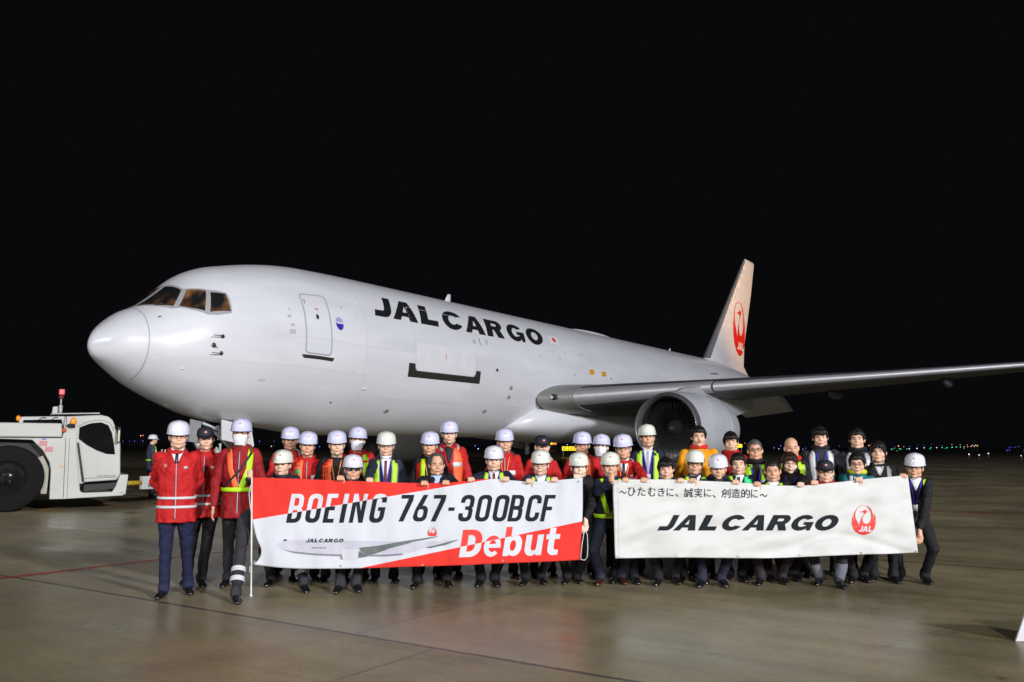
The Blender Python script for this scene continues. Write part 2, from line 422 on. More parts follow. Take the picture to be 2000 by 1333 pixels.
def FT_(s, t, off=.006): return FS(s, t/K_, off)
def white_paint():
    m = mat('aircraft_white_paint', (.77, .79, .85), .30, coat=.35, nz=None)
    nt = m.node_tree; N = nt.nodes; L = nt.links; b = N['Principled BSDF']
    tc = N.new('ShaderNodeTexCoord'); sp = N.new('ShaderNodeSeparateXYZ'); L.new(tc.outputs['Object'], sp.inputs[0])
    n = N.new('ShaderNodeTexNoise'); n.inputs['Scale'].default_value = 1.0; n.inputs['Detail'].default_value = 6
    mp = N.new('ShaderNodeMapping'); mp.inputs['Scale'].default_value = (.35, 1, 1.6); L.new(tc.outputs['Object'], mp.inputs[0]); L.new(mp.outputs[0], n.inputs['Vector'])
    r = N.new('ShaderNodeMapRange'); r.inputs[1].default_value = .3; r.inputs[2].default_value = .7; r.inputs[3].default_value = .90; r.inputs[4].default_value = 1.03; L.new(n.outputs[0], r.inputs[0])
    # skin panel joints every few metres along the body
    def jl(period, phase, w):
        a = N.new('ShaderNodeMath'); a.operation = 'ADD'; a.inputs[1].default_value = phase; L.new(sp.outputs[0], a.inputs[0])
        d = N.new('ShaderNodeMath'); d.operation = 'PINGPONG'; d.inputs[1].default_value = period/2; L.new(a.outputs[0], d.inputs[0])
        q = N.new('ShaderNodeMapRange'); q.inputs[1].default_value = w*.5; q.inputs[2].default_value = w; q.inputs[3].default_value = .95; q.inputs[4].default_value = 1; L.new(d.outputs[0], q.inputs[0]); return q.outputs[0]
    m1 = N.new('ShaderNodeMath'); m1.operation = 'MULTIPLY'; L.new(r.outputs[0], m1.inputs[0]); L.new(jl(4.6, .25, .012), m1.inputs[1])
    vm = N.new('ShaderNodeVectorMath'); vm.operation = 'SCALE'; vm.inputs[0].default_value = (.77, .79, .85); L.new(m1.outputs[0], vm.inputs['Scale']); L.new(vm.outputs[0], b.inputs['Base Color'])
    n3 = N.new('ShaderNodeTexNoise'); n3.inputs['Scale'].default_value = 1.3; L.new(tc.outputs['Object'], n3.inputs['Vector'])
    bp = N.new('ShaderNodeBump'); bp.inputs['Strength'].default_value = .12; bp.inputs['Distance'].default_value = .02; L.new(n3.outputs[0], bp.inputs['Height']); L.new(bp.outputs[0], b.inputs['Normal'])
    return m
WP = white_paint()
GP = mat('aircraft_grey_paint', (.36, .375, .40), .38, nz=(1.5, .12), coat=.2)
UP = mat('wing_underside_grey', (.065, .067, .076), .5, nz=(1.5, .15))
SLT = mat('bare_metal_leading_edge', (.38, .39, .42), .45, metal=.35, nz=(3, .08))
DK = mat('intake_dark', (.03, .03, .033), .45, metal=.3, nz=(4, .2))
FANM = mat('fan_blade_titanium', (.09, .09, .095), .38, metal=.6, nz=(8, .15))
BLK = mat('black_marking', (.014, .016, .020), .4, nz=(5, .15))
BRK = mat('scuffed_black_marking', (.030, .027, .023), .5, nz=(14, .5))
GRL = mat('grey_outline', (.40, .43, .45), .5, nz=None)
LNE = mat('fine_panel_line', (.58, .60, .64), .5, nz=None)
RUB = mat('tyre_rubber', (.016, .016, .018), .75, nz=(12, .25), bump=(40, .3, .01))
STL = mat('landing_gear_grey', (.42, .43, .45), .4, metal=.3)
# fuselage
NT = 96
sts = [.0006, .004, .012, .03, .06, .1, .16, .23, .32, .42, .55, .7, .85, .97]
sts += [1.0+.12*i for i in range(68)]+[9.2+.8*i for i in range(29)]+[32.4+.5*i for i in range(42)]+[53.4, 53.6]
def fus_part(name, lo, hi, m, off=0.):
    g = G(); R = []
    for s in sts:
        if lo <= s <= hi: R.append([FS(s, 360*j/NT, off) for j in range(NT)])
    g.loft(R); return g.build(name, m, plane, ang=50)
fus_part('fuselage', 0, 99, WP)
def mk(name, loops_or_vf, fn, m, step=(.12, .12), off=.006, parent=plane, clip=None):
    vf = loops_or_vf if isinstance(loops_or_vf, tuple) else fill(loops_or_vf)
    return mapped(vf, fn, step, name, m, parent, clip)
def rr(x0, y0, x1, y1, r, n=4):
    return arc(x1-r, y1-r, r, r, 0, 90, n)+arc(x0+r, y1-r, r, r, 90, 180, n)+arc(x0+r, y0+r, r, r, 180, 270, n)+arc(x1-r, y0+r, r, r, 270, 360, n)
# radome seam
g = G(); R = []
mk('radome_seam', [[(1.0, -7.6), (1.022, -7.6), (1.022, 7.6), (1.0, 7.6)]], lambda x, y: FS(x+.03*math.cos(y/K_*PI/180*2), y/K_, .004), GRL, (.5, .1))
# title
pos = [(0, .9), (.98, 1.42), (2.57, 1.08), (3.97, 1.35), (5.44, 1.4), (6.96, 1.31), (8.57, 1.36), (10.15, 1.4)]
TITLE = [(p, w) for p, w in pos]
mk('title_lettering', word('JALCARGO', TITLE, .37), lambda x, y: FT_(8.22+.89*x, 2.92-.89*y), BLK, (.15, .12))
# entry door outline, window and sill plate
x0, x1, y0, y1 = 5.24, 6.22, 55.2*K_, 98.9*K_
mk('entry_door_outline', [rr(x0, y0, x1, y1, .14), rr(x0+.045, y0+.045, x1-.045, y1-.045, .11)], FT_, GRL)
mk('door_window', [arc(5.72, 73.0*K_, .05, .085, 0, 345, 16)], lambda x, y: FT_(x, y, .009), BLK)
mk('door_sill_plate', [[(5.14, 99.6*K_), (6.34, 99.6*K_), (6.30, 102.*K_), (5.22, 102.*K_)]], FT_, BRK)
g = G(); g.tube([FT_(5.35, 60*K_), FT_(5.35, 62*K_, .04), FT_(5.35, 64*K_)], .012); g.build('hinge', STL, plane)
# main cargo door: outline, fresh paint patch and black scuff plate
y9 = 95.9*K_; yb = 101.0*K_; yo = 106.0*K_
mk('scuff_plate', [[(9.66, y9), (9.98, y9)]+arc(10.16, yb-.16, .18, .16, 180, 90, 5)[0:0]+[(10.0, yb-.12), (10.12, yb), (13.24, yb), (13.38, yb-.12), (13.39, y9), (13.68, y9), (13.70, yo), (9.68, yo)]], FT_, BRK, (.2, .1))
mk('cargo_door_outline', [rr(9.99, 50*K_, 13.39, yb, .14), rr(10.005, 50*K_+.015, 13.375, yb-.015, .13)], FT_, LNE)
PW = mat('repainted_white', (.785, .80, .86), .3, coat=.3, nz=(2, .05))
mk('repainted_patch', [rr(10.02, 80*K_, 13.36, yb-.02, .12)], lambda x, y: FT_(x, y, .004), PW, (.2, .12))
mk('repainted_patch', [rr(10.3, yo+.01, 13.3, 111.5*K_, .2)], lambda x, y: FT_(x, y, .004), PW, (.2, .12))
# flag, round badge, small placards
mk('flag_field', [[(19.2, 50.*K_), (20.02, 50.*K_), (19.9, 59.6*K_), (19.08, 59.6*K_)]], FT_, mat('flag_white', (.80, .81, .84), .4, nz=None))
mk('flag_disc', [arc(19.57, 54.8*K_, .13, .13, 0, 345, 18)], lambda x, y: FT_(x, y, .010), M['red'])
cB = mat('badge_blue', (.05, .03, .42), .35, nz=None); cL = mat('badge_lilac', (.42, .40, .75), .35, nz=(9, .2)); cW = mat('badge_white', (.75, .75, .85), .35, nz=None)
cir = arc(6.55, 75.4*K_, .15, .21, 0, 345, 24)
mk('round_badge', [cir], FT_, cB)
mk('badge_top', fill([cir]), lambda x, y: FT_(x, y, .010), cL, clip=[((0, 75.4*K_-.02), (0, 1))])
mk('badge_band', [[(6.41, 75.4*K_-.035), (6.69, 75.4*K_-.035), (6.69, 75.4*K_+.01), (6.41, 75.4*K_+.01)]], lambda x, y: FT_(x, y, .014), cW)
ORP = mat('placard_orange', (.75, .33, .02), .5, nz=None); PKP = mat('placard_pink', (.62, .35, .38), .5, nz=None); PGR = mat('placard_grey', (.50, .52, .55), .5, nz=None)
for s, th, w, h, mm in ((22.17, 83.2, .44, .22, ORP), (23.3, 83.4, .42, .22, ORP), (5.74, 67.3, .14, .07, PKP), (4.80, 80.0, .11, .07, PKP), (4.79, 84.9, .2, .14, PGR), (4.72, 74, .12, .1, PGR),
                        (11.6, 88, .07, .16, PKP), (13.4, 72, .2, .16, PGR), (14.2, 70.6, .14, .2, PGR), (13.75, 71.5, .03, .3, BLK)):
    mk('placard', [rr(s-w/2, th*K_-h/2, s+w/2, th*K_+h/2, .01)], FT_, mm)
for s, th, r in ((1.31, 51.4, .05), (6.75, 62.8, .025), (14.72, 93.2, .075), (15.81, 106.7, .11), (15.84, 115, .11), (6.74, 130.7, .04), (9.36, 135, .12), (14.69, 129.8, .12), (20.6, 88, .04), (24, 87, .05)):
    mk('vent_port', [arc(s, th*K_, r, r*.8, 0, 330, 12)], FT_, BRK if r < .1 else STL)
g = G(); g.ell(FS(7.86, 117.5, .0), (.15, .04, .035)); g.build('drain_mast', WP, plane)
g = G(); g.ell(FS(1.0+.9, 120, 0), (.08, .02, .02)); g.build('drain_mast', WP, plane)
mk('painted_name', norm2d(text2d('unicef', .02), (37.4, 60.5*K_, 38.75, 64.5*K_)), FT_, BLK)
mk('painted_name', norm2d(text2d('supporting', .01), (36.9, 57.3*K_, 37.9, 58.9*K_)), FT_, PGR)
rs = random.Random(9)
for k in range(34):
    s_, th_ = rs.uniform(3.2, 33), rs.choice([rs.uniform(66, 80), rs.uniform(84, 128)]); w_, h_ = rs.choice([(.05, .05), (.10, .04), (.16, .05), (.05, .09)])
    if 9.4 < s_ < 13.9 and th_ < 107: continue
    if 5 < s_ < 6.6: continue
    mk('stencil', [[(s_, th_*K_), (s_+w_, th_*K_), (s_+w_, th_*K_+h_), (s_, th_*K_+h_)]], lambda x, y: FT_(x, y, .005), rs.choice([PGR, PGR, PKP, LNE]))
# skin lines
for s0, s1, th in ((1.1, 8.0, 108), (8.6, 20, 124), (4.2, 9.6, 88)):
    mk('skin_seam', [[(s0, th*K_), (s1, th*K_), (s1, th*K_+.012), (s0, th*K_+.012)]], lambda x, y: FT_(x, y, .003), LNE, (.25, .5))
mk('skin_seam', [[(7.66, 20*K_), (7.675, 20*K_), (7.675, 135*K_), (7.66, 135*K_)]], lambda x, y: FT_(x, y, .003), LNE, (.25, .1))
# probes
for s, th in ((2.72, 90.1), (2.73, 103.2)):
    g = G(); g.ell(FS(s, th, .01), (.06, .02, .06)); p = FS(s, th, .02); q = FS(s-.02, th, .11)
    g.tube([p, q, q+Vector((-.30, .02, 0))], [.018, .014, .012]); g.build('pitot_probe', mat('probe_metal', (.12, .11, .10), .4, metal=.6), plane)
g = G(); g.ell(FS(2.50, 97.1, .01), (.07, .02, .07)); g.tube([FS(2.5, 97.1, .02), FS(2.58, 99, .10)], [.02, .008]); g.build('angle_of_attack_vane', MATS['probe_metal'], plane)
# cockpit windows ------------------------------------------------------
def kk(L): return [(s, t*K_) for s, t in L]
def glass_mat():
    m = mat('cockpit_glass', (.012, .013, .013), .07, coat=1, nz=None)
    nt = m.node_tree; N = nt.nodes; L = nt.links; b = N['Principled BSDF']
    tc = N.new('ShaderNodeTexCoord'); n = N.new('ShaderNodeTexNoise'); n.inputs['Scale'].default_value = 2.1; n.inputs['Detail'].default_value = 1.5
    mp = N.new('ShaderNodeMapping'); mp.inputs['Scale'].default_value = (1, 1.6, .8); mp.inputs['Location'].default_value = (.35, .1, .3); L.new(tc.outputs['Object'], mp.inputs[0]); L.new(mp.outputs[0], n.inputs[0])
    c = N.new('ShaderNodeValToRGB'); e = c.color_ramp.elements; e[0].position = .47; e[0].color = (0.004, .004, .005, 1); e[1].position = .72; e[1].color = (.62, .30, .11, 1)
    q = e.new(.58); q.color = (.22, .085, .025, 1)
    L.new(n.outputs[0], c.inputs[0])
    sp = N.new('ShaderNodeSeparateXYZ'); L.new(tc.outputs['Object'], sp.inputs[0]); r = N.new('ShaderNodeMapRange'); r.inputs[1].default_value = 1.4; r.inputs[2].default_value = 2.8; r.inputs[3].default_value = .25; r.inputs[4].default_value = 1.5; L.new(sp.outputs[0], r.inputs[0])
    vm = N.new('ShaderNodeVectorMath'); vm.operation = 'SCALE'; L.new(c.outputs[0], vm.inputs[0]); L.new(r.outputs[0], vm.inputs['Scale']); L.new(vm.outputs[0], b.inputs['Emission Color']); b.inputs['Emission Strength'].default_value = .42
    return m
GLS = glass_mat()
WIN = [[(1.20, 4), (2.02, 4), (2.07, 29.6), (1.69, 44.6), (1.43, 30)],
       [(1.80, 48.2), (2.15, 34.0), (2.50, 46.8), (2.31, 65.6), (2.03, 57.)],
       [(2.43, 68.3), (2.59, 49.9), (2.96, 54.6), (2.975, 70.2)]]
FRM = [(1.14, 1.0), (2.08, 1.0), (2.12, 30), (2.3, 37.5), (2.56, 46.2), (2.8, 50), (2.99, 53.4), (3.03, 60), (3.01, 71.0), (2.96, 72), (2.6, 72.4), (2.36, 70.0), (2.05, 60), (1.84, 51.6), (1.62, 46.2), (1.38, 30)]
FRG = mat('window_frame_grey', (.38, .39, .41), .4, nz=None)
for sg in (1, -1):
    fr = mk('cockpit_window_frame', [[(s, t) for s, t in kk(FRM)]], lambda x, y: FS(x, sg*y/K_, .006), FRG, (.08, .06))
    for wn in WIN: mk('cockpit_window', [kk(wn)], lambda x, y: FS(x, sg*y/K_, .014), GLS, (.08, .06), parent=fr)
    g = G(); g.tube([FS(1.55, sg*34, .03), FS(1.3, sg*18, .05)], .012); g.build('wiper', BLK, plane)
# crew seen through the side window as pale sleeve is left to the lit interior pattern
# antennas
for s, h, w in ((14.69, .40, .22), (36.3, .26, .16)):
    g = G(); b0 = FS0(s, 0).z
    g.loft([[Vector((s+w*(k*.6)+w*(math.cos(a)*(1-k*.55)), .03*math.sin(a)*(1-k*.5), b0-.02+h*k)) for a in [2*PI*j/12 for j in range(12)]] for k in (0, .3, .7, 1)])
    g.build('blade_antenna', WP, plane)
g = G(); g.ell((26.5, 0, FS0(26.5, 0).z), (2.3, .28, .17)); g.build('antenna_fairing', WP, plane)
# wing-body fairing ------------------------------------------------------
g = G(); R = []
for s, w, h0, h1 in ((16.2, .7, 2.4, 2.3), (16.8, 1.15, 2.15, 2.6), (17.3, 1.8, 2.0, 2.95), (17.8, 2.2, 1.92, 3.3), (18.5, 2.5, 1.84, 3.55), (19.8, 2.70, 1.76, 3.7), (21, 2.8, 1.72, 3.7), (25, 2.8, 1.72, 3.6), (29, 2.74, 1.78, 3.4), (31, 2.5, 1.9, 3.1), (33, 1.5, 2.05, 2.7), (34, .5, 2.2, 2.4)):
    cz = (h0+h1)/2; hh = (h1-h0)/2; R.append([Vector((s, w*math.copysign(abs(math.sin(a))**.75, math.sin(a)), cz+hh*math.copysign(abs(math.cos(a))**.85, math.cos(a)))) for a in [2*PI*j/48 for j in range(48)]])
g.loft(R); g.build('wing_fairing', WP, plane)
# airfoil surfaces -------------------------------------------------------
def foil(n=14, t=.12, a=0., b=1., camber=.01):
    up = []; lo = []
    for i in range(n+1):
        x = a+(b-a)*(1-math.cos(PI*i/n))/2
        y = 5*t*(.2969*math.sqrt(x)-.126*x-.3516*x*x+.2843*x**3-.1036*x**4)
        c = camber*4*x*(1-x); up.append((x, c+y)); lo.append((x, c-y))
    return lo[::-1]+up[1:] if a == 0 else lo[::-1]+up
def wing_loft(name, secs, m, parent=None, vertical=False, a=0., b=1., off=0., camber=.01, n=14):
    """secs: (s_LE, y, z, chord, thick, twist_deg)"""
    g = G(); R = []
    for s, y, z, c, t, tw in secs:
        F = foil(n, t, a, b, camber); ca, sa_ = math.cos(math.radians(tw)), math.sin(math.radians(tw)); ring = []
        for x, h in F:
            h2 = h+math.copysign(off/c, h-.0); x2 = x-(off/c if x < .02 else 0)
            X = x2*ca+h2*sa_; H = -x2*sa_+h2*ca
            ring.append(Vector((s+c*X, -y if not vertical else -c*H, z+c*H if not vertical else z)))
        R.append(ring)
    g.loft(R); return g.build(name, m, parent or plane, ang=40)
def wing_secs(sg, y0=None, y1=None):
    K = [(17.75, 2.3, 3.52, 10.8, .13), (18.55, 3.6, 3.60, 9.9, .125), (21.6, 8.5, 4.02, 7.1, .115), (25.1, 14, 4.46, 5.2, .105), (28.9, 20, 4.98, 3.3, .10), (31.3, 23.75, 5.32, 2.2, .09)]
    ys = [k[1] for k in K]
    sel = [y for y in ys if (y0 is None or y > y0) and (y1 is None or y < y1)]
    if y0 is not None: sel = [y0]+sel
    if y1 is not None: sel = sel+[y1]
    out = []
    for y in sel:
        v = [float(np.interp(y, ys, [k[i] for k in K])) for i in (0, 2, 3, 4)]
        out.append((v[0], sg*y, v[1], v[2], v[3], 1.5-.08*y))
    return out
for sg in (1, -1):
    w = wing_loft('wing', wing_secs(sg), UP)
    wing_loft('leading_edge_slat', wing_secs(sg, 3.62, 8.42), SLT, w, b=.045, off=.012)
    wing_loft('leading_edge_slat', wing_secs(sg, 8.50, 23.3), SLT, w, b=.028, off=.012)
    wing_loft('wing_glove', wing_secs(sg, 2.35, 3.6), mat('glove_grey', (.22, .225, .22), .4, nz=(2, .1)), w, b=.16, off=.02)
    # drooped inner aileron and flap edge
    wing_loft('aileron', [(27.3, sg*7.0, 3.72, 2.5, .12, 17), (27.5, sg*9.35, 3.9, 2.3, .12, 16)], GP, w)
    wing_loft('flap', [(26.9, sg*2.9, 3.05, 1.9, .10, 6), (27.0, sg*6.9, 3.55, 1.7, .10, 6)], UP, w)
    for s, y, z, ln in ((29.2, 11.6, 3.92, 1.1), (29.6, 16.2, 4.32, .9), (28.6, 5.5, 3.2, 1.2)):
        g = G(); g.ell(PL(s-.6, sg*y, z+.04), (ln, .20, .24)); g.build('flap_track_fairing', UP, w)
    # landing light in the wing root glove
    lp = G(); lp.ell(PL(18.12, sg*2.95, 3.58), (.06, .20, .13)); lp.build('landing_light_bay', DK, w)
    for k in (0, 1):
        lp = G(); lp.ell(PL(18.06+.12*k, sg*(2.88+.22*k), 3.57), (.05, .09, .09)); lp.build('landing_light', mat('lamp_glass', (.55, .58, .55), .08, coat=1, nz=None, metal=.6), w)
    # stabiliser
    wing_loft('tailplane', [(46.0, sg*.8, 5.45, 5.2, .10, 0), (50.9, sg*9.3, 6.15, 2.0, .09, 0)], GP)
# fin --------------------------------------------------------------------
fin = wing_loft('tail_fin', [(40.6, 0, 6.6, 10.1, .085, 0), (41.9, 0, 7.45, 7.55, .105, 0), (43.6, 0, 9.1, 6.15, .10, 0), (47.55, 0, 13.0, 3.95, .095, 0), (50.2, 0, 15.62, 2.28, .09, 0), (50.45, 0, 15.78, 1.95, .04, 0)], WP, vertical=True, camber=0., n=18)
wing_loft('fin_leading_edge', [(41.9, 0, 7.45, 7.55, .105, 0), (43.6, 0, 9.1, 6.15, .10, 0), (47.55, 0, 13.0, 3.95, .095, 0), (50.2, 0, 15.62, 2.28, .09, 0)], mat('fin_edge_grey', (.17, .17, .18), .4, nz=(2, .1)), fin, vertical=True, b=.05, camber=0., off=.035)
# crane mark on the port face: laid on the fin surface
def fin_pt(s, z, off=.012):
    ks = [(40.6, 6.6, 10.1, .085), (41.9, 7.45, 7.55, .105), (43.6, 9.1, 6.15, .10), (47.55, 13.0, 3.95, .095), (50.2, 15.62, 2.28, .09)]
    zz = [k[1] for k in ks]; le = float(np.interp(z, zz, [k[0] for k in ks])); c = float(np.interp(z, zz, [k[2] for k in ks])); t = float(np.interp(z, zz, [k[3] for k in ks]))
    x = min(max((s-le)/c, 0.001), .999); y = 5*t*(.2969*math.sqrt(x)-.126*x-.3516*x*x+.2843*x**3-.1036*x**4)*c
    return Vector((s, -(y+off), z))
RED2 = mat('livery_red', (.72, .022, .02), .35, coat=.3, nz=None)
mk('crane_emblem', crane(), lambda x, y: fin_pt(46.70+3.22*x, 8.12+4.02*y, .012), RED2, (.1, .1))
jal3 = word('JAL', [(0, 1.0), (1.02, 1.35), (2.5, 1.0)], .28)
mk('emblem_lettering', norm2d(jal3, (.28, .255, .82, .115)), lambda x, y: fin_pt(46.70+3.22*x, 8.12+4.02*y, .022), mat('emblem_white', (.74, .75, .78), .4, nz=None), (.1, .1))
# engines ----------------------------------------------------------------
def revolve(name, prof_, c, m, parent, n=64, capit=False, ang=40, sq=1.):
    g = G(); R = [[Vector((c[0]+s, -c[1]+r*math.sin(2*PI*j/n), c[2]+r*sq*math.cos(2*PI*j/n))) for j in range(n)] for s, r in prof_]
    g.loft(R, cap=capit); return g.build(name, m, parent, ang=ang)
for sg in (1, -1):
    c = (18.12, sg*7.92, 2.27)
    cowl = revolve('engine_cowling', [(.27, 1.356), (.5, 1.39), (1., 1.43), (1.7, 1.455), (2.5, 1.45), (3.3, 1.41), (3.31, 1.395), (3.35, 1.395), (3.36, 1.405), (4.2, 1.31), (4.9, 1.16), (4.9, 1.10), (4.2, 1.15), (3.6, 1.2)], c, GP if False else mat('cowling_grey', (.54, .56, .61), .38, coat=.25, nz=(1.2, .10)), plane)
    revolve('intake_lip', [(.34, 1.155), (.20, 1.165), (.08, 1.19), (.01, 1.225), (-.01, 1.255), (.01, 1.283), (.08, 1.303), (.27, 1.3555)], c, mat('lip_grey', (.085, .08, .09), .4, coat=.1, nz=(2, .1)), cowl)
    revolve('intake_liner', [(.34, 1.155), (.6, 1.16), (1.0, 1.19), (1.5, 1.19)], c, DK, cowl)
    revolve('seam_ring', [(3.2, 1.422), (3.22, 1.422)], c, GRL, cowl)
    g = G(); rnd = 38
    for k in range(rnd):
        A = 2*PI*k/rnd; ring = []
        for i in range(7):
            r = .30+(.875*i/6); tw = .35+.75*i/6; ch = .10+.10*i/6; aa = A+.10*(i/6)**2
            e_r = Vector((0, math.sin(aa), math.cos(aa))); e_t = Vector((0, math.cos(aa), -math.sin(aa)))
            dx = Vector((math.cos(tw), 0, 0))*ch + e_t*(math.sin(tw)*ch)
            nrm = dx.cross(e_r).normalized()*.008
            p = Vector((c[0]+.95, -c[1], c[2]))+e_r*r
            ring.append([p-dx-nrm*.2, p+nrm, p+dx+nrm*.2, p-nrm])
        g.loft(ring)
    g.build('fan', FANM, cowl, ang=40)
    revolve('spinner', [(.50, .01), (.52, .06), (.62, .15), (.78, .26), (.92, .33), (1.1, .35)], c, mat('spinner_dark', (.06, .06, .065), .4, metal=.3), cowl, n=32, capit=True)
    revolve('fan_case', [(1.3, 1.19), (1.32, .2)], c, mat('inner_black', (.01, .01, .01), .7), cowl, n=32)
    g = G()
    for k in range(16):
        A = 2*PI*k/16; p = Vector((c[0]+1.02, -c[1]+.0, c[2]));
    revolve('core_nozzle', [(3.8, .92), (4.9, .86), (5.9, .66), (6.4, .52), (6.4, .4), (6.9, .12)], c, mat('hot_section_metal', (.25, .22, .19), .4, metal=.8), cowl, n=40, capit=True)
    # pylon
    g = G(); R = []
    for s, zt, zb, w_ in ((18.9, 3.64, 3.5, .03), (19.8, 3.86, 3.5, .16), (21.2, 4.02, 3.3, .24), (22.6, 4.15, 3.0, .26), (24.6, 4.0, 2.85, .26), (26.4, 3.8, 3.1, .2), (28.0, 3.6, 3.35, .05)):
        R.append([Vector((s, -c[1]+w_*a, b)) for a, b in ((-1, zb), (1, zb), (1, (zt+zb)/2), (.7, zt), (-.7, zt), (-1, (zt+zb)/2))])
    g.loft(R); g.build('pylon', GP, cowl, ang=50)
    g = G(); g.prism([(19.4, 3.28), (20.2, 3.9), (20.9, 3.55)], lambda a, b: Vector((a, -c[1]+sg*.75+.01, b-.15)), lambda a, b: Vector((a, -c[1]+sg*.75-.01, b-.15))); g.build('nacelle_strake', GP, cowl)
# landing gear -----------------------------------------------------------
def wheel_part(parent, x, y, r, w, name='wheel'):
    """tyre with hub, axis across the aircraft"""
    def rev(pr, nm, m, par):
        g = G(); n = 32; g.loft([[Vector((x+rr_*math.sin(2*PI*j/n), -(y+t), r+rr_*math.cos(2*PI*j/n))) for j in range(n)] for t, rr_ in pr]); return g.build(nm, m, par, ang=40)
    wh = rev([(-w/2, .55*r), (-w/2*1.02, .8*r), (-w*.42, .95*r), (-w*.25, r), (w*.25, r), (w*.42, .95*r), (w/2*1.02, .8*r), (w/2, .55*r)], name, RUB, parent)
    rev([(-w*.45, .55*r), (-w*.52, .5*r), (-w*.3, .2*r), (w*.3, .2*r), (w*.52, .5*r), (w*.45, .55*r)], 'hub', STL, wh)
ng = G(); ng.tube([PL(5.0, 0, 2.2), PL(4.95, 0, 1.25), PL(4.9, 0, .48)], [.10, .095, .07]); ng.tube([PL(4.9, -.33, .47), PL(4.9, .33, .47)], .06)
ng.tube([PL(4.93, 0, 1.15), PL(3.9, -.18, 2.1)], .055); ng.tube([PL(4.93, 0, 1.15), PL(3.9, .18, 2.1)], .055); ng.tube([PL(4.75, -.10, 1.1), PL(4.6, -.10, .8), PL(4.85, -.1, .55)], .03); ng.ell(PL(4.86, 0, 1.0), (.14, .16, .2))
ngo = ng.build('nose_gear', STL, plane, ang=50)
for y in (-.24, .24): wheel_part(ngo, 4.9, y, .46, .30)
for y in (-.16, .16):
    g = G(); g.ell(PL(4.72, y, 1.32), (.06, .10, .10)); g.build('taxi_light', MATS['lamp_glass'], ngo)
DW = mat('gear_door_white', (.72, .74, .78), .4, nz=(3, .06))
def panel(name, pts, th, m, parent, off=Vector((0, 1, 0))):
    g = G(); n = len(pts); o = off*th; g.add([p for p in pts]+[p+o for p in pts], [tuple(range(n-1, -1, -1)), tuple(range(n, 2*n))]+[(j, (j+1) % n, (j+1) % n+n, j+n) for j in range(n)])
    return g.build(name, m, parent, sm=False)
dr = panel('nose_gear_door', [PL(3.80, .52, 2.30), PL(4.86, .50, 2.12), PL(4.90, .62, 1.56), PL(4.86, .62, 1.50), PL(3.76, .62, 1.72)], .03, DW, plane)
panel('door_edge_stripe', [PL(4.17, .545, 2.26), PL(4.22, .545, 2.25), PL(4.20, .64, 1.63), PL(4.15, .64, 1.64)], -.004, M['red'], dr)
dr = panel('nose_gear_door', [PL(4.5, -.50, 2.30), PL(5.6, -.50, 2.16), PL(5.72, -.60, 2.0), PL(5.62, -.62, 1.60), PL(4.5, -.62, 1.72)], -.03, DW, plane)
panel('nose_gear_door', [PL(3.05, .12, 2.30), PL(3.42, .12, 2.24), PL(3.30, .16, 1.62), PL(3.0, .16, 1.66)], .04, STL, plane)
g = G(); g.tube([PL(3.45, .1, 2.2), PL(4.2, .05, 1.95), PL(4.85, 0, 1.7)], .05); g.tube([PL(3.3, .1, 1.65), PL(3.4, .1, 1.45)], .09); g.build('drag_brace', STL, plane)
for sg in (1, -1):
    mg = G(); mg.tube([PL(27.3, sg*4.6, 3.4), PL(27.5, sg*4.65, 1.9), PL(27.6, sg*4.65, .62)], [.18, .17, .13]); mg.tube([PL(26.95, sg*4.65, .56), PL(28.3, sg*4.65, .56)], .11)
    mg.tube([PL(27.5, sg*4.6, 1.7), PL(27.4, sg*3.0, 2.6)], .08)
    for s in (26.95, 28.3): mg.tube([PL(s, sg*4.15, .57), PL(s, sg*5.15, .57)], .07)
    mo = mg.build('main_gear', STL, plane, ang=50)
    for s in (26.95, 28.3):
        for y in (4.08, 5.22): wheel_part(mo, s, sg*y, .57, .42)
    panel('main_gear_door', [PL(26.6, sg*5.35, 3.3), PL(28.2, sg*5.35, 3.25), PL(28.1, sg*5.30, 1.4), PL(26.8, sg*5.30, 1.5)], .04, DW, plane)
# ================================================================== PEOPLE
V3 = Vector
GF = 'people crouching in the front row'; GB = 'people standing in the back row'
HT = bpy.data.textures.new('hair_tufts', 'CLOUDS'); HT.noise_scale = .022; HT.noise_depth = 2
def ik(a, b, l1, l2, pole):
    """knee/elbow position"""
    d = b-a; D = d.length
    if D > (l1+l2)*.999: return a+d*(l1/(l1+l2)), b
    w = d/D; x = (l1*l1-l2*l2+D*D)/(2*D); h = math.sqrt(max(0, l1*l1-x*x))
    p = pole-w*pole.dot(w); p.normalize()
    return a+w*x+p*h, b
RED = (.50, .016, .018); DRED = (.30, .014, .02); NAVY = (.014, .018, .045); BLACK = (.012, .012, .016); CHAR = (.03, .03, .038)
HLAV = (.64, .66, .92); HWHT = (.74, .76, .88); HOFF = (.74, .77, .70); HYEL = (.80, .36, .01)
SKINS = ['skin', 'skin2', 'skin3']
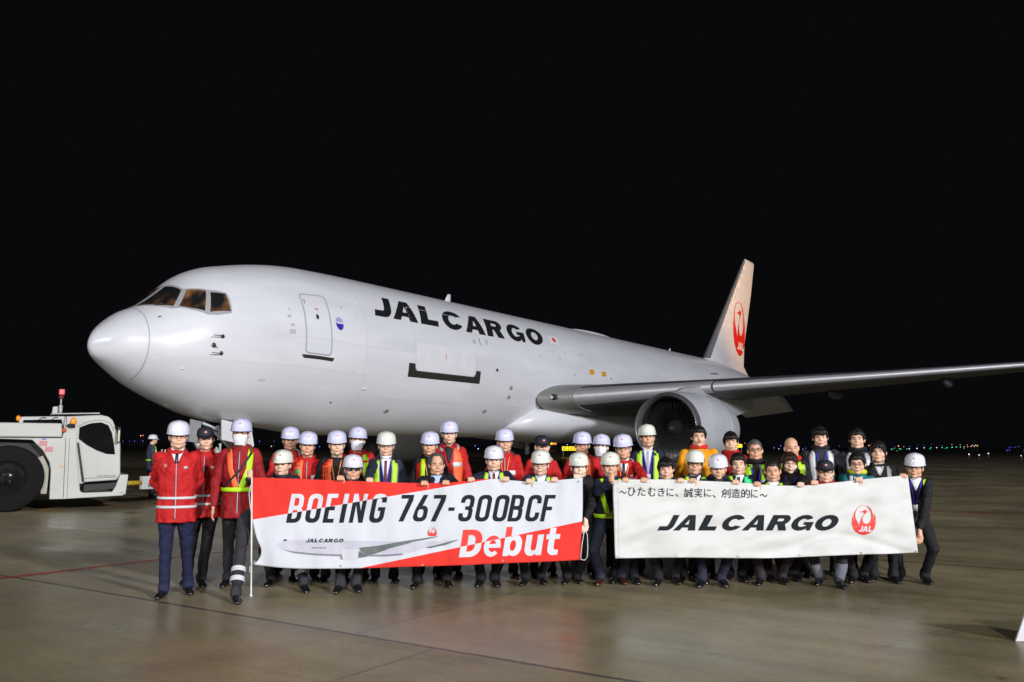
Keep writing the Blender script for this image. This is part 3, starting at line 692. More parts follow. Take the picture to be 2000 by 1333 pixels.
def ring_helmet(Mh, col, parent, badge=True):
    g = G(); n = 36; R = []
    rx, ry, hh = .111, .133, .122
    def rad(a, k):  # a azimuth, 0 = front (-y)
        f = max(0, math.cos(a))
        return Vector((rx*k*math.sin(a), -ry*k*math.cos(a), 0))
    z0 = .045
    for k, z in ((.90, -.012), (.985, -.012), (1.03, -.018), (1.055, -.015), (1.02, -.002), (1.0, .014), (.985, .04), (.93, .075), (.83, .102), (.66, .122), (.42, .134), (.18, .1385), (.02, .139)):
        ring = []
        for j in range(n):
            a = 2*PI*j/n; p = rad(a, k); f = max(0., math.cos(a))
            if z < .0 and k > 1.0: p.y -= .034*f**2; p.z -= .012*f**2
            p.z += z*hh/.139+z0
            # raised centre ridge
            if z > .06: p.z += .004*math.exp(-(p.x/.025)**2)
            ring.append(p+Vector((0, .012, 0)))
        R.append(ring)
    g.loft(R, cap=True); g.xf(Mh)
    h = g.build('helmet', cm('helmet', col), parent, ang=60)
    if badge:
        b = G(); tr = BVHTree.FromPolygons([Vector(p) for p in g.v], g.f); Ri = Mh.to_3x3(); V = []
        for a in [2*PI*i/12 for i in range(12)]:
            r = tr.ray_cast(Mh @ V3((.012*math.cos(a), -.4, .108+.010*math.sin(a))), Ri @ V3((0, 1, 0)))
            if r[0] is not None: V.append(r[0]-Ri @ V3((0, .002, 0)))
        if len(V) > 3:
            b.add(V, [tuple(range(len(V)))]); b.build('helmet_badge', mat('badge_red', (.66, .22, .25), .5, nz=None), h)
    # chin strap
    s = G()
    for sx in (-1, 1):
        s.tube([Mh @ V3(p) for p in ((sx*.088, .0, .03), (sx*.080, -.022, -.04), (sx*.058, -.052, -.10), (0, -.066, -.135))], .0032, n=6)
    s.build('chin_strap', M['strap'], parent)
    return h
def cap_hat(Mh, parent):
    g = G(); R = []; n = 30
    for k, z in ((.96, .028), (1.0, .032), (1.01, .06), (.95, .095), (.78, .122), (.45, .138), (.03, .142)):
        R.append([V3((.092*k*math.sin(a), .01-.113*k*math.cos(a), z)) for a in [2*PI*j/n for j in range(n)]])
    g.loft(R)
    V = []; m = 12
    for th in (0, .006):
        for q in (0, 1):
            for i in range(m+1):
                a = -1.15+2.3*i/m; r = 1+.62*q*math.cos(a*1.25)**.7 if q else .98
                V.append(V3((.092*math.sin(a)*(1+.02*q), .01-.113*math.cos(a)*r, .040+th-.022*q*math.cos(a))))
    F = []
    for L_ in (0, 1):
        o = L_*2*(m+1)
        for i in range(m): F.append((o+i, o+i+1, o+m+1+i+1, o+m+1+i))
    g.add(V, F); g.xf(Mh)
    h = g.build('cap', mat('cap_navy', (.012, .014, .028), .7, nz=(30, .1)), parent, ang=60)
    b = G(); b.ell(V3((.0, -.101, .082)), (.015, .006, .013)); b.xf(Mh); b.build('cap_badge', mat('badge_pink', (.75, .30, .33), .5, nz=None), h)
def hair_mesh(Mh, parent, style, m, hatted):
    g = G(); n = 40; k = 12; rnd = random.Random(len(style)*31+int(Mh.translation.z*1e4)); R = []
    def low(a):   # a azimuth 0 front..pi back
        a = abs(a)
        fr = .062 if not hatted else .05
        if style == 'receding': fr = .105
        if style == 'fringe': fr = .040
        pts = [(0, fr), (.55, fr+.006), (.95, .035), (1.25, -.012), (1.65, -.012 if style != 'bob' else -.10), (2.2, -.06), (PI, -.085)]
        if style in ('bob', 'long'): pts = [(0, .050 if style == 'bob' else .045), (.5, .045), (.85, .0), (1.05, -.12), (1.65, -.17 if style == 'bob' else -.24), (2.2, -.17 if style == 'bob' else -.26), (PI, -.17 if style == 'bob' else -.27)]
        if style == 'shag': pts = [(0, .060), (.5, .045), (.8, .0), (1.1, -.07), (1.65, -.10), (2.2, -.11), (PI, -.12)]
        return float(np.interp(a, [p[0] for p in pts], [p[1] for p in pts]))
    th = {'short': 1.075, 'buzz': 1.035, 'receding': 1.045, 'fringe': 1.10, 'shag': 1.12, 'bob': 1.12, 'long': 1.10, 'volume': 1.11}.get(style, 1.08)
    if hatted: th = 1.03 if style not in ('long',) else 1.06
    cz = .038
    for i in range(k+1):
        ring = []
        for j in range(n):
            a = -PI+2*PI*j/n; zl = low(a); zt = .094*th+.002
            t = i/k; z = zl+(zt-(zl-cz)-cz+cz-0)*0+((zt+cz)-zl)*t
            zz = (z-cz)/(.094*th)
            if zz >= 0: r = math.sqrt(max(0.0004, 1-min(zz, .9999)**2))
            else: r = 1-.12*zz*zz if style in ('bob', 'long', 'shag') else math.sqrt(max(.05, 1-(zz*.8)**2))
            jit = 1+(rnd.random()-.5)*.05*(0 if hatted else 1)
            ring.append(V3((.082*th*r*math.sin(a)*jit, .008-.100*th*r*math.cos(a)*jit, z+(rnd.random()-.5)*.010*(1-t))))
        R.append(ring)
    inner = [V3((p.x*.80, (p.y-.008)*.86+.008, p.z+.004)) for p in R[0]]
    g.loft([inner]+R)
    if not hatted and style != 'buzz':
        for q in range(260):
            a = rnd.uniform(-PI, PI) if q > 130 else rnd.gauss(0, .75); zl = low(a)
            zt_ = min(.105, zl+rnd.uniform(.03, .07)); ze = zl-rnd.uniform(-.006, .016 if style != 'receding' else .002); rr = []
            for t in (0, .5, 1):
                z = zt_+(ze-zt_)*t; zz = max(-.5, min(.995, (z-cz)/(.094*th))); r = math.sqrt(1-zz*zz)*(1.02+.035*t+rnd.uniform(-.01, .02)); aa = a+rnd.uniform(-.10, .10)*t+.12*t*(1 if style in ('fringe', 'shag') else -.5)
                rr.append(V3((.082*th*r*math.sin(aa), .008-.100*th*r*math.cos(aa), z)))
            g.tube(rr, [.0062, .0058, .0014], n=4)
    g.xf(Mh)
    return g.build('hair', m, parent, ang=180, disp=None if hatted else (HT, .010, 0))
def head_parts(g, Mh, k=1.0):
    E = lambda c, r: g.ell(Mh @ V3(c), r, Mx=Mh.to_3x3())
    E((0, .008, .038), (.080, .098, .090)); E((0, -.028, -.025), (.072*k, .069, .086)); E((0, -.040, -.084), (.049*k, .046, .038)); E((0, -.035, -.055), (.062*k, .058, .052))
    for sx in (-1, 1):
        E((sx*.040, -.056, -.034), (.033, .037, .036)); E((sx*.084, .006, -.012), (.012, .020, .032)); E((sx*.05, -.02, -.075), (.024, .038, .034))
    C = lambda a, b, r0, r1=None: g.cap(Mh @ V3(a), Mh @ V3(b), r0, r1, n=8)
    C((0, -.092, .008), (0, -.107, -.028), .0085, .0125); C((-.011, -.096, -.032), (.011, -.096, -.032), .009)
    C((-.036, -.080, .026), (.036, -.080, .026), .0085); C((-.016, -.094, -.066), (.016, -.094, -.066), .0095); C((-.012, -.084, -.10), (.012, -.084, -.10), .013)
def hand_relaxed(g, wp, dirn, sx):
    w = dirn.normalized(); side = V3((0, -1, 0)); side = (side-w*side.dot(w)).normalized()
    g.cap(wp, wp+w*.075, .024, .030, n=10, sx=.6)
    for i in range(4):
        o = side*(.027-.018*i); L_ = (.078, .086, .080, .064)[i]; b = wp+w*.085+o
        m1 = b+w*L_*.5; g.cap(b, m1, .0088, .008, n=7); g.cap(m1, m1+w*L_*.42+V3((-sx*.02, -.004, 0)), .008, .007, n=7)
    t0 = wp+w*.03+side*.02; g.cap(t0, t0+w*.035+side*.026, .011, .010, n=7); g.cap(t0+w*.035+side*.026, t0+w*.07+side*.032, .010, .008, n=7)
def hand_grip(g, tp, wp, sx):
    """tp: point on the banner's top edge; the fingers come over it, thumb stays behind"""
    g.cap(wp, tp+V3((0, .040, .000)), .026, .030, n=10, sx=1.15)
    for i in range(4):
        x = (-.030+.020*i); z = (.012, .016, .015, .010)[i]
        a = tp+V3((x*.9, .034, .012)); b = tp+V3((x, .002, z+.006)); c = tp+V3((x*1.02, -.016, z-.010)); d = tp+V3((x*1.02, -.014, z-.036+(.004 if i in (0, 3) else 0)))
        g.cap(a, b, .0105, .0095, n=7); g.cap(b, c, .0093, .0088, n=7); g.cap(c, d, .0088, .0075, n=7)
    t = tp+V3((-sx*.034, .040, -.006)); g.cap(t, t+V3((-sx*.006, -.012, -.030)), .011, .009, n=7); g.cap(t+V3((-sx*.006, -.012, -.030)), t+V3((sx*.004, -.016, -.052)), .009, .008, n=7)
NPER = [0]
def person(label, x, top, d, feet=None, hat=None, hc=HLAV, hair='short', hm='hair', skin=0, glasses=None, mask=None, smile=0, coat=RED, ck='shell',
           pants=NAVY, ex=(), hands=None, fd=None, group=None, hood=None, turn=0., tilt=0., nod=0., build_=1., arms=None, shoes='shoe', wide=1., badge=True, facew=1.0, face_away=0., shape=None):
    i = NPER[0]; NPER[0] += 1; rnd = random.Random(100+i)
    if group == GF: d += .09
    topw = at(x, top, d)
    if feet:
        F = [gnd(*f) for f in feet]; fy = (F[0].y+F[1].y)/2; fx = (F[0].x+F[1].x)/2
        if feet[0] and abs(fx-topw.x) > .5: fx = topw.x
    else: fy = fd or d+.05; fx = topw.x; F = None
    yawp = math.atan2(-topw.x, topw.y)*.8+face_away
    root = thing('person', label, 'person', (topw.x, fy, 0), yawp, group)
    MI = (Matrix.Translation((topw.x, fy, 0)) @ Matrix.Rotation(yawp, 4, 'Z')).inverted()
    L = lambda p: MI @ Vector(p)
    crown = topw.z-(.040 if hat == 'helmet' else .010 if hat == 'cap' else .008)
    turn += rnd.uniform(-7, 7); tilt += rnd.uniform(-4.5, 4.5); nod += rnd.uniform(-4, 4)
    hcn = L((topw.x, d, crown-.127)); hx = hcn.x
    S = max(crown, 1.66) if crown > 1.58 else 1.68
    low = crown < 1.58
    Mh = Matrix.Translation(hcn) @ Matrix.Rotation(math.radians(turn), 4, 'Z') @ Matrix.Rotation(math.radians(nod), 4, 'X') @ Matrix.Rotation(math.radians(tilt), 4, 'Y')
    Nb = hcn+V3((0, .035, -.120 if low else -.152))           # base of the neck
    Lt = .50*S/1.7
    hipz = (.515*S) if not low else .515*S-.45*(S-crown)
    dz = Nb.z-hipz; dy = math.sqrt(max(0, (Lt*1.02)**2-dz*dz)) if Lt*1.02 > dz else 0.0
    if not low: dy = min(dy, .03)
    P = V3((hx*.8, Nb.y+dy, hipz))
    if not F:
        sp = .10*wide; aL, aR = V3((hx*.8-sp, .0, .085)), V3((hx*.8+sp*1.1, -.03, .085))
    else:
        q = sorted([L(f) for f in F], key=lambda v: v.x); aL, aR = [V3((v.x, v.y+.05, .085)) for v in q]
    tot = (.515*S-.020-.085)*1.012; tl, sl = tot*.52, tot*.48
    legs = []
    for sx, a in ((-1, aL), (1, aR)):
        hj = P+V3((sx*.085, 0, -.02)); kn, an = ik(hj, a, tl, sl, V3((sx*.45, -.9, 0) if low else (sx*.15, -1, 0)))
        legs.append((hj, kn, an, sx))
    bw = build_*(1+rnd.uniform(-.035, .035))
    shw = .182*S/1.7*bw
    dsh = rnd.uniform(-.014, .014); sh = [Nb+V3((sx*shw, .012, -.045+sx*dsh)) for sx in (-1, 1)]
    # arms
    ua, fa = .285*S/1.7, .255*S/1.7
    armj = []; hand_g = []
    for k_, sx in ((0, -1), (1, 1)):
        tgt = hands[k_] if hands else None
        s_ = sh[k_]
        if tgt is None:
            if arms == 'back': w = Nb+V3((sx*.06, .18, -.52)); e, w = ik(s_, w, ua, fa, V3((sx*1., .6, 0)))
            else: w = s_+V3((sx*.055, -.05, -(ua+fa)*.985)); e, w = ik(s_, w, ua, fa, V3((sx*.5, 1, 0)))
            armj.append((s_, e, w, sx, None))
        else:
            tp = L(at(*tgt[:3])); mode = tgt[3] if len(tgt) > 3 else 'grip'
            if mode == 'grip': w = tp+V3((sx*.012, .085, -.035))
            elif mode == 'fist': w = tp+V3((0, .03, -.05))
            else: w = tp+V3((0, .01, .08))
            e, w2 = ik(s_, w, ua, fa, V3((sx*1., .95, -.8)))
            if (w2-s_).length > (ua+fa): pass
            armj.append((s_, e, w, sx, (tp, mode)))
    # ---------------- body (skin): one surface
    g = G(); head_parts(g, Mh, facew)
    g.cap(Nb+V3((0, .02, -.10)), hcn+V3((0, .018, -.05)), .070, .060, n=12)
    tor = []
    for t, rx, ry in ((-.09, .125, .08), (0, .13, .085), (.3, .105, .075), (.62, .12, .085), (.86, .12, .075), (.97, .09, .055)):
        c = P.lerp(Nb, t); tor.append([c+V3((rx*bw*math.cos(a), ry*math.sin(a), 0)) for a in [2*PI*j/16 for j in range(16)]])
    g.loft(tor)
    for s_, e, w, sx, h in armj:
        g.cap(s_+V3((-sx*.06, 0, -.03)), e, .034, .028, n=9); g.cap(e, w, .028, .024, n=9)
        if h is None: hand_relaxed(g, w, (w-e), sx)
        elif h[1] == 'grip': hand_grip(g, h[0], w, sx)
        elif h[1] == 'fist':
            tp = h[0]; g.cap(w, tp, .026, .034, n=10)
            for q in range(4):
                z = .030-.020*q; g.cap(tp+V3((sx*.020, -.02, z)), tp+V3((-sx*.004, -.040, z)), .0105, .010, n=7); g.cap(tp+V3((-sx*.004, -.040, z)), tp+V3((-sx*.026, -.028, z-.002)), .010, .009, n=7)
            g.cap(tp+V3((-sx*.02, -.01, .028)), tp+V3((-sx*.012, -.032, .048)), .012, .010, n=7)
        else:
            tp = h[0]; g.cap(w, tp+V3((0, 0, .015)), .025, .03, n=10)
            for q in range(4):
                xx = -.028+.0185*q; g.cap(tp+V3((xx, -.004, 0)), tp+V3((xx-sx*.012, -.016, -.045)), .0098, .009, n=7); g.cap(tp+V3((xx-sx*.012, -.016, -.045)), tp+V3((xx-sx*.026, -.006, -.075+.006*abs(q-1))), .009, .0078, n=7)
            g.cap(tp+V3((-sx*.03, 0, .01)), tp+V3((-sx*.05, -.018, -.03)), .011, .009, n=7)
    for hj, kn, an, sx in legs:
        g.cap(hj, kn, .072, .050, n=10); g.cap(kn, an, .048, .034, n=10); g.cap(an, an+V3((0, -.01, -.02)), .030, .026, n=8)
    g.build('body', M[SKINS[skin]], root, remesh=.0072, smo=4)
    # ---------------- face
    f = G(); E = lambda c, r: f.ell(Mh @ V3(c), r, Mx=Mh.to_3x3(), n=10, k=6)
    squint = .0042 if not smile else .0028
    for sx in (-1, 1): E((sx*.031, -.0955, .002), (.0135, .0065, squint+.0008))
    f.build('eyes', M['eye'], root)
    f = G()
    for sx in (-1, 1): f.tube([Mh @ V3(p) for p in ((sx*.014, -.0985, .020), (sx*.032, -.0965, .0245), (sx*.049, -.086, .019))], [.003, .0038, .0022], n=6)
    f.build('eyebrows', M[hm], root)
    if not (mask and mask != 'chin'):
        f = G()
        if smile == 2:
            f.tube([Mh @ V3(p) for p in ((-.026, -.090, -.058), (-.013, -.1015, -.067), (0, -.1045, -.070), (.013, -.1015, -.067), (.026, -.090, -.058))], [.003, .006, .0065, .006, .003], n=8)
            mo = f.build('mouth', M['lip'], root)
            t = G(); t.tube([Mh @ V3(p) for p in ((-.018, -.0985, -.0625), (0, -.1075, -.0675), (.018, -.0985, -.0625))], [.003, .0045, .003], n=8); t.build('teeth', M['teeth'], mo)
        else:
            c = .004 if smile else 0
            f.tube([Mh @ V3(p) for p in ((-.023, -.091, -.064+c), (-.010, -.1015, -.067), (.010, -.1015, -.067), (.023, -.091, -.064+c))], [.002, .0042, .0042, .002], n=7); f.build('mouth', M['lip'], root)
    if shape == 'moustache':
        f = G(); f.tube([Mh @ V3(p) for p in ((-.024, -.094, -.058), (0, -.105, -.051), (.024, -.094, -.058))], [.003, .005, .003], n=7); f.build('moustache', M[hm], root)
    if hair: hair_mesh(Mh, root, hair, M[hm], hat is not None)
    if hat == 'helmet': ring_helmet(Mh, hc, root, badge)
    elif hat == 'cap': cap_hat(Mh, root)
    if glasses:
        f = G(); yy = -.108
        for sx in (-1, 1):
            f.tube([Mh @ V3((sx*.033+.024*math.cos(a)*(1 if glasses != 'sport' else 1.1), yy+abs(.033*0)+.25*abs(sx*.033+.024*math.cos(a))*.5, .0+.017*math.sin(a))) for a in [2*PI*q/12 for q in range(12)]], .0022, n=5, cyc=True)
            f.tube([Mh @ V3((sx*.058, yy+.010, .004)), Mh @ V3((sx*.080, -.05, .004)), Mh @ V3((sx*.086, .005, .0))], .002, n=5)
        f.tube([Mh @ V3((-.009, yy, .003)), Mh @ V3((.009, yy, .003))], .002, n=5)
        go = f.build('spectacles', M['framegold' if glasses == 'gold' else 'frame'], root)
        if glasses == 'sport':
            f = G()
            for sx in (-1, 1): f.ell(Mh @ V3((sx*.034, yy+.006, 0)), (.029, .006, .018), Mx=Mh.to_3x3())
            f.build('lens', M['lens'], go)
    if mask:
        f = G()
        if mask == 'chin':
            f.ell(Mh @ V3((0, -.035, -.128)), (.055, .045, .022), Mx=Mh.to_3x3())
        else:
            R = []
            for q in range(9):
                t = q/8.; z = -.018-.105*t; ring = []; top_ = []
                for j in range(15):
                    a = -1.25+2.5*j/14; rx = .078-.020*t**2; ry = .074+.012*math.sin(PI*min(1, t*1.1))-.018*t**2
                    top_.append(V3((rx*math.sin(a), -.036-ry*math.cos(a)-.012*math.exp(-(a/.35)**2)*(1-t), z+.012*abs(math.sin(a))**2*(1 if t < .5 else -.0)+ (.012*math.exp(-(a/.4)**2) if t < .2 else 0))))
                R.append(top_)
            inn = [[p*1.0+V3((0, .006, 0)) for p in r] for r in R]
            V = [p for r in R for p in r]; F_ = [(a*15+b, a*15+b+1, (a+1)*15+b+1, (a+1)*15+b) for a in range(8) for b in range(14)]
            f.add(V, F_); f.add([p for r in inn for p in r], [tuple(reversed(q)) for q in F_]); f.xf(Mh)
            for sx in (-1, 1): f.tube([Mh @ V3(p) for p in ((sx*.068, -.055, -.03), (sx*.084, -.015, -.012), (sx*.090, .01, .0))], .002, n=5)
        f.build('face_mask', M['mask'], root)
    # ---------------- trousers, shoes
    g = G()
    g.loft([[c+V3((rx*bw*math.cos(a), ry*math.sin(a), 0)) for a in [2*PI*j/18 for j in range(18)]] for c, rx, ry in ((P+V3((0, 0, -.13)), .06, .06), (P+V3((0, 0, -.09)), .155, .10), (P, .17, .115), (P+V3((0, -.0, .10)), .155, .11))])
    for hj, kn, an, sx in legs:
        up = an+V3((0, 0, -.005)); g.cap(hj+V3((0, 0, -.01)), kn, .088*bw, .062, n=12); g.cap(kn, up+V3((0, .005, .02)), .062, .052, n=12)
        g.cap(up+V3((0, .0, .04)), up+V3((0, -.012, -.002)), .058, .062, n=12); g.cap(up+V3((0, -.012, -.002)), up+V3((0, -.02, -.022)), .060, .048, n=12)
    g.build('trousers', cm('cloth', pants), root, remesh=.011, smo=2, disp=(FT, .020, i))
    for hj, kn, an, sx in legs:
        g = G(); R = []
        out = .22*sx
        for t, wx, h in ((-.055, .022, .05), (-.045, .034, .085), (0, .040, .10), (.05, .042, .085), (.10, .045, .066), (.15, .042, .052), (.19, .028, .04), (.205, .010, .028)):
            R.append([V3((wx*math.cos(a), -t, max(0.002, h*.5+h*.5*math.sin(a)*(1 if math.sin(a) > 0 else 1.0)))) for a in [2*PI*j/16 for j in range(16)]])
        g.loft(R); Ms = Matrix.Translation((an.x, an.y, 0)) @ Matrix.Rotation(out, 4, 'Z'); g.xf(Ms)
        if shoes == 'pumps': g.v = [tuple(Vector((p[0], p[1], min(p[2], .045)))) for p in g.v]
        so = g.build('shoe', M['shoe' if shoes != 'brown' else 'shoebrown'], root, ang=70)
    # ---------------- coat
    g = G(); hem = -.24 if ck == 'shell' else -.20
    if ck == 'long': hem = -.5
    rings = [(hem, .178, .135), (-.06, .178, .135), (.12, .165, .128), (.42, .168, .125), (.66, .180, .130), (.82, .178, .118), (.91, .150, .10), (.97, .105, .085), (1.02, .080, .072)]
    tor = []
    for t, rx, ry in rings:
        c = P+(Nb-P)*t if t > 0 else P+V3((0, 0, t*(Nb-P).length))
        tor.append([c+V3((rx*bw*math.cos(a), ry*(1.05 if bw > 1 else 1)*math.sin(a), 0)) for a in [2*PI*j/24 for j in range(24)]])
    g.loft(tor)
    nt = len(g.v); nf = len(g.f)
    for s_, e, w, sx, h in armj:
        c0 = s_+V3((-sx*.040, 0, -.014)); g.cap(c0, e, .062*bw, .051, n=12); w_ = w+(e-w).normalized()*.012; g.cap(e, w_, .055, .040, n=12)
    if hood is not None or ck == 'shell':
        g.tube([Nb+V3((.080*math.cos(a), -.004+.076*math.sin(a), .010+.022*math.sin(a))) for a in [2*PI*q/18 for q in range(18)]], .024, n=8, cyc=True)
    else: g.tube([Nb+V3((.074*math.cos(a), .004+.068*math.sin(a), .0+.025*math.sin(a))) for a in [2*PI*q/18 for q in range(18)]], .014, n=8, cyc=True)
    bv = BVHTree.FromPolygons([Vector(p) for p in g.v], g.f)
    bvt = BVHTree.FromPolygons([Vector(p) for p in g.v[:nt]], g.f[:nf])
    fuzzy = ck == 'fur'
    co = g.build('coat' if ck in ('cloth', 'fur', 'long') else 'jacket', cm('cloth' if ck != 'shell' else 'shell', coat), root, remesh=.0105, smo=2, disp=(FT, .038 if not fuzzy else .05, i))
    # patches laid on the coat, in chest coordinates: x sideways, t down from the neck base
    full_ = Nb.z-P.z
    def front(xx, t, off):
        z = Nb.z-t
        r = bvt.ray_cast(V3((xx+Nb.x+(P.x-Nb.x)*min(1, t/full_), Nb.y-1.2, z)), V3((0, 1, 0)))
        if r[0] is None: return None
        y = r[0].y; n_ = r[1]
        if n_.y > 0: n_ = -n_
        return r[0]+n_*off*.55
    def patch(name, path, w, m, off=.015, par=None):
        """path of (x, t); width w; strip laid on the chest"""
        V = []; F = []; ok = []; rows = []
        path2 = []
        for a, b in zip(path[:-1], path[1:]):
            k = max(1, int(math.dist(a, b)/.03))
            path2 += [(a[0]+(b[0]-a[0])*q/k, a[1]+(b[1]-a[1])*q/k) for q in range(k)]
        path2.append(path[-1]); nc = 4
        for q, p in enumerate(path2):
            a = path2[max(0, q-1)]; b = path2[min(len(path2)-1, q+1)]; dx, dt = b[0]-a[0], b[1]-a[1]; l = math.hypot(dx, dt) or 1
            ww = w if not isinstance(w, (tuple, list)) else w[0]+(w[1]-w[0])*q/max(1, len(path2)-1)
            for c in range(nc+1):
                u = (c/nc-.5)*ww; pt = front(p[0]+dt/l*u, p[1]-dx/l*u, off); ok.append(pt is not None); V.append(pt if pt is not None else V3((0, 0, 0)))
        for q in range(len(path2)-1):
            for c in range(nc):
                ids = (q*(nc+1)+c, q*(nc+1)+c+1, (q+1)*(nc+1)+c+1, (q+1)*(nc+1)+c)
                if all(ok[z] for z in ids) and max((V[ids[z]]-V[ids[z-1]]).length for z in range(4)) < .11: F.append(ids)
        comps = []
        for f_ in F:
            hit = [c for c in comps if c[0] & set(f_)]; new = [set(f_), [f_]]
            for c in hit: new[0] |= c[0]; new[1] += c[1]; comps.remove(c)
            comps.append(new)
        F = max(comps, key=lambda c: len(c[1]))[1] if comps else []
        used = sorted({z for f_ in F for z in f_}); mp_ = {z: k for k, z in enumerate(used)}
        V = [V[z] for z in used]; F = [tuple(mp_[z] for z in f_) for f_ in F]
        if not F: return None
        gg = G(); gg.add(V, F); o = gg.build(name, m, par or root); 
        sd = o.modifiers.new('thickness', 'SOLIDIFY'); sd.thickness = .003; sd.offset = 1
        return o
    def belt(name, t, h, m, off=.014, skip=None):
        V = []; n = 40
        kk_ = max(0, 1-t/(Nb.z-P.z)); c = V3((P.x+(Nb.x-P.x)*kk_, P.y+(Nb.y-P.y)*kk_, Nb.z-t))
        gg = G(); R = [[], []]
        for zi, dz_ in enumerate((-h/2, h/2)):
            for j in range(n):
                a = 2*PI*j/n; dr = V3((math.cos(a), math.sin(a), 0)); r = bvt.ray_cast(V3((c.x, c.y, c.z+dz_)), dr)
                R[zi].append((r[0] if r[0] is not None else c+dr*.15)+dr*off*.6)
        gg.loft(R, cap=False); o = gg.build(name, m, root); sd = o.modifiers.new('thickness', 'SOLIDIFY'); sd.thickness = .003; sd.offset = 1; return o
    def cuff(which, a_, h, m, rr_=.054):
        s_, e, w, sx, hh_ = armj[which]; w1 = (w-e).normalized(); c = e+(w-e)*a_; gg = G(); u = w1.orthogonal().normalized(); q_ = w1.cross(u)
        gg.loft([[c+w1*z+(u*math.cos(2*PI*j/16)+q_*math.sin(2*PI*j/16))*rr_ for j in range(16)] for z in (-h/2, h/2)], cap=False); gg.build('sleeve_stripe', m, root)
    full = Nb.z-P.z
    for e_ in ex:
        k_ = e_[0] if isinstance(e_, tuple) else e_; ar = e_[1:] if isinstance(e_, tuple) else ()
        if k_ == 'straps':      # suit-style V vest: two strips with grey edges
            m = M[ar[0] if ar else 'neon']; xw = ar[1] if len(ar) > 1 else .05
            for sx in (-1, 1):
                if len(ar) > 2 and sx not in ar[2]: continue
                b = patch('vest_strap', [(sx*.098, .022), (sx*.105, .12), (sx*.085, full*.95)], xw+.022, M['greyedge'], .010)
                patch('vest_strip', [(sx*.098, .020), (sx*.105, .12), (sx*.085, full*.95)], xw, m, .016, b)
        elif k_ == 'vest':      # full waistcoat
            m = M[ar[0] if ar else 'neon']
            for sx in (-1, 1):
                if len(ar) > 1 and sx not in ar[1]: continue
                patch('vest_panel', [(sx*.095, .015), (sx*.108, .10), (sx*.100, full+.05)], .115, m, .012)
                if not (len(ar) > 2): patch('vest_reflector', [(sx*.045, .215), (sx*.15, .215)], .045, M['reflect'], .019); 
        elif k_ == 'harness':
            m = M[ar[0] if ar else 'neon']
            patch('harness_strap', [(-.105, .02), (-.085, .22), (-.02, .42)], .055, M[ar[1]] if len(ar) > 1 else m, .018)
            patch('harness_strap', [(.11, .02), (.10, .22), (.03, .42)], .055, m, .018)
            belt('harness_belt', .44, .045, m, .022)
        elif k_ == 'stripes':
            for t in (.47, .56): belt('reflective_band', t, .026, M['reflect'], .016)
            for w_ in (0, 1):
                for a_ in (.55, .88): cuff(w_, a_, .026, M['reflect'], .056 if a_ < .7 else .052)
        elif k_ == 'chest': patch('reflective_band', [(-.15, .24), (.15, .24)], .04, M['reflect'], .017)
        elif k_ == 'zip': patch('zip', [(.0, .04), (.0, full+.1)], .007, M['greyedge'], .016)
        elif k_ == 'shirt':
            m = M[ar[1]] if len(ar) > 1 else M['white']
            patch('shirt_front', [(0, .0), (0, .10), (0, ar[2] if len(ar) > 2 else .26)], (.12, .012), m, .012)
            if ar and ar[0]: patch('tie', [(0, .025), (0, .07), (0, ar[2] if len(ar) > 2 else .26)], (.026, .036), M[ar[0]], .019)
            gg = G()
            for sx in (-1, 1): gg.tube([Nb+V3((sx*.060, .03, .040)), Nb+V3((sx*.052, -.035, .028)), Nb+V3((sx*.018, -.076, -.012))], [.012, .012, .009], n=7)
            gg.build('shirt_collar', m, root)
        elif k_ == 'lapel':
            for sx in (-1, 1): patch('lapel', [(sx*.062, .03), (sx*.05, .14), (sx*.010, .27)], (.045, .02), cm('cloth', tuple(c*.6 for c in coat)), .017)
        elif k_ == 'lanyard':
            m = M[ar[0] if ar else 'blueband']; t = .30
            for sx in (-1, 1): patch('lanyard', [(sx*.055, .03), (sx*.008, t)], .010, m, .022)
            if len(ar) > 1: patch('id_card', [(0, t), (0, t+.075)], .055, M['card'], .024)
        elif k_ == 'id': patch('id_card', [(.085 if not ar else ar[0], .19), (.085 if not ar else ar[0], .245)], .075, M['card'], .026)
        elif k_ == 'emblem':
            patch('chest_emblem', [(-.105, .125), (-.105, .165)], .036, mat('emblem_pale_red', (.62, .16, .16), .6, nz=(60, .3)), .017)
            patch('chest_badge', [(.085, .15), (.085, .175)], .035, mat('badge_silver_grey', (.5, .48, .5), .4, nz=None), .017)
        elif k_ == 'hood':
            gg = G(); m = cm('cloth', ar[0])
            gg.tube([Nb+V3((.105*math.cos(a), .012+.092*math.sin(a), -.012+.040*math.sin(a)*(1 if math.sin(a) > 0 else 1.6))) for a in [PI*(-.36+1.72*q/18) for q in range(19)]], [.016]+[.030]*17+[.016], n=9)
            gg.build('hood', m, root, smo=1)
        elif k_ == 'scarf':
            gg = G(); gg.tube([Nb+V3((.082*math.cos(a), -.004+.074*math.sin(a), .028)) for a in [2*PI*q/18 for q in range(18)]], .034, n=9, cyc=True); gg.build('neck_warmer', cm('cloth', ar[0]), root, smo=1, disp=(FT, .02, 0))
        elif k_ == 'bag': patch('bag_strap', [(.13, .03), (.02, .22), (-.14, .42)], .022, M['black'], .026)
        elif k_ == 'side': # coloured outer side of an open jacket
            for sx in ar[1]: patch('jacket_front', [(sx*.125, .02), (sx*.135, full)], .07, cm('shell', ar[0]), .011)
        elif k_ == 'strip1': patch('vest_strip', [(ar[1], .02), (ar[1]*1.05, .40)], ar[2], M[ar[0]], .020)
        elif k_ == 'green': patch('vest_badge', [(-.10, .13), (-.10, .18)], .045, M['neongreen'], .024)
        elif k_ == 'legbands':
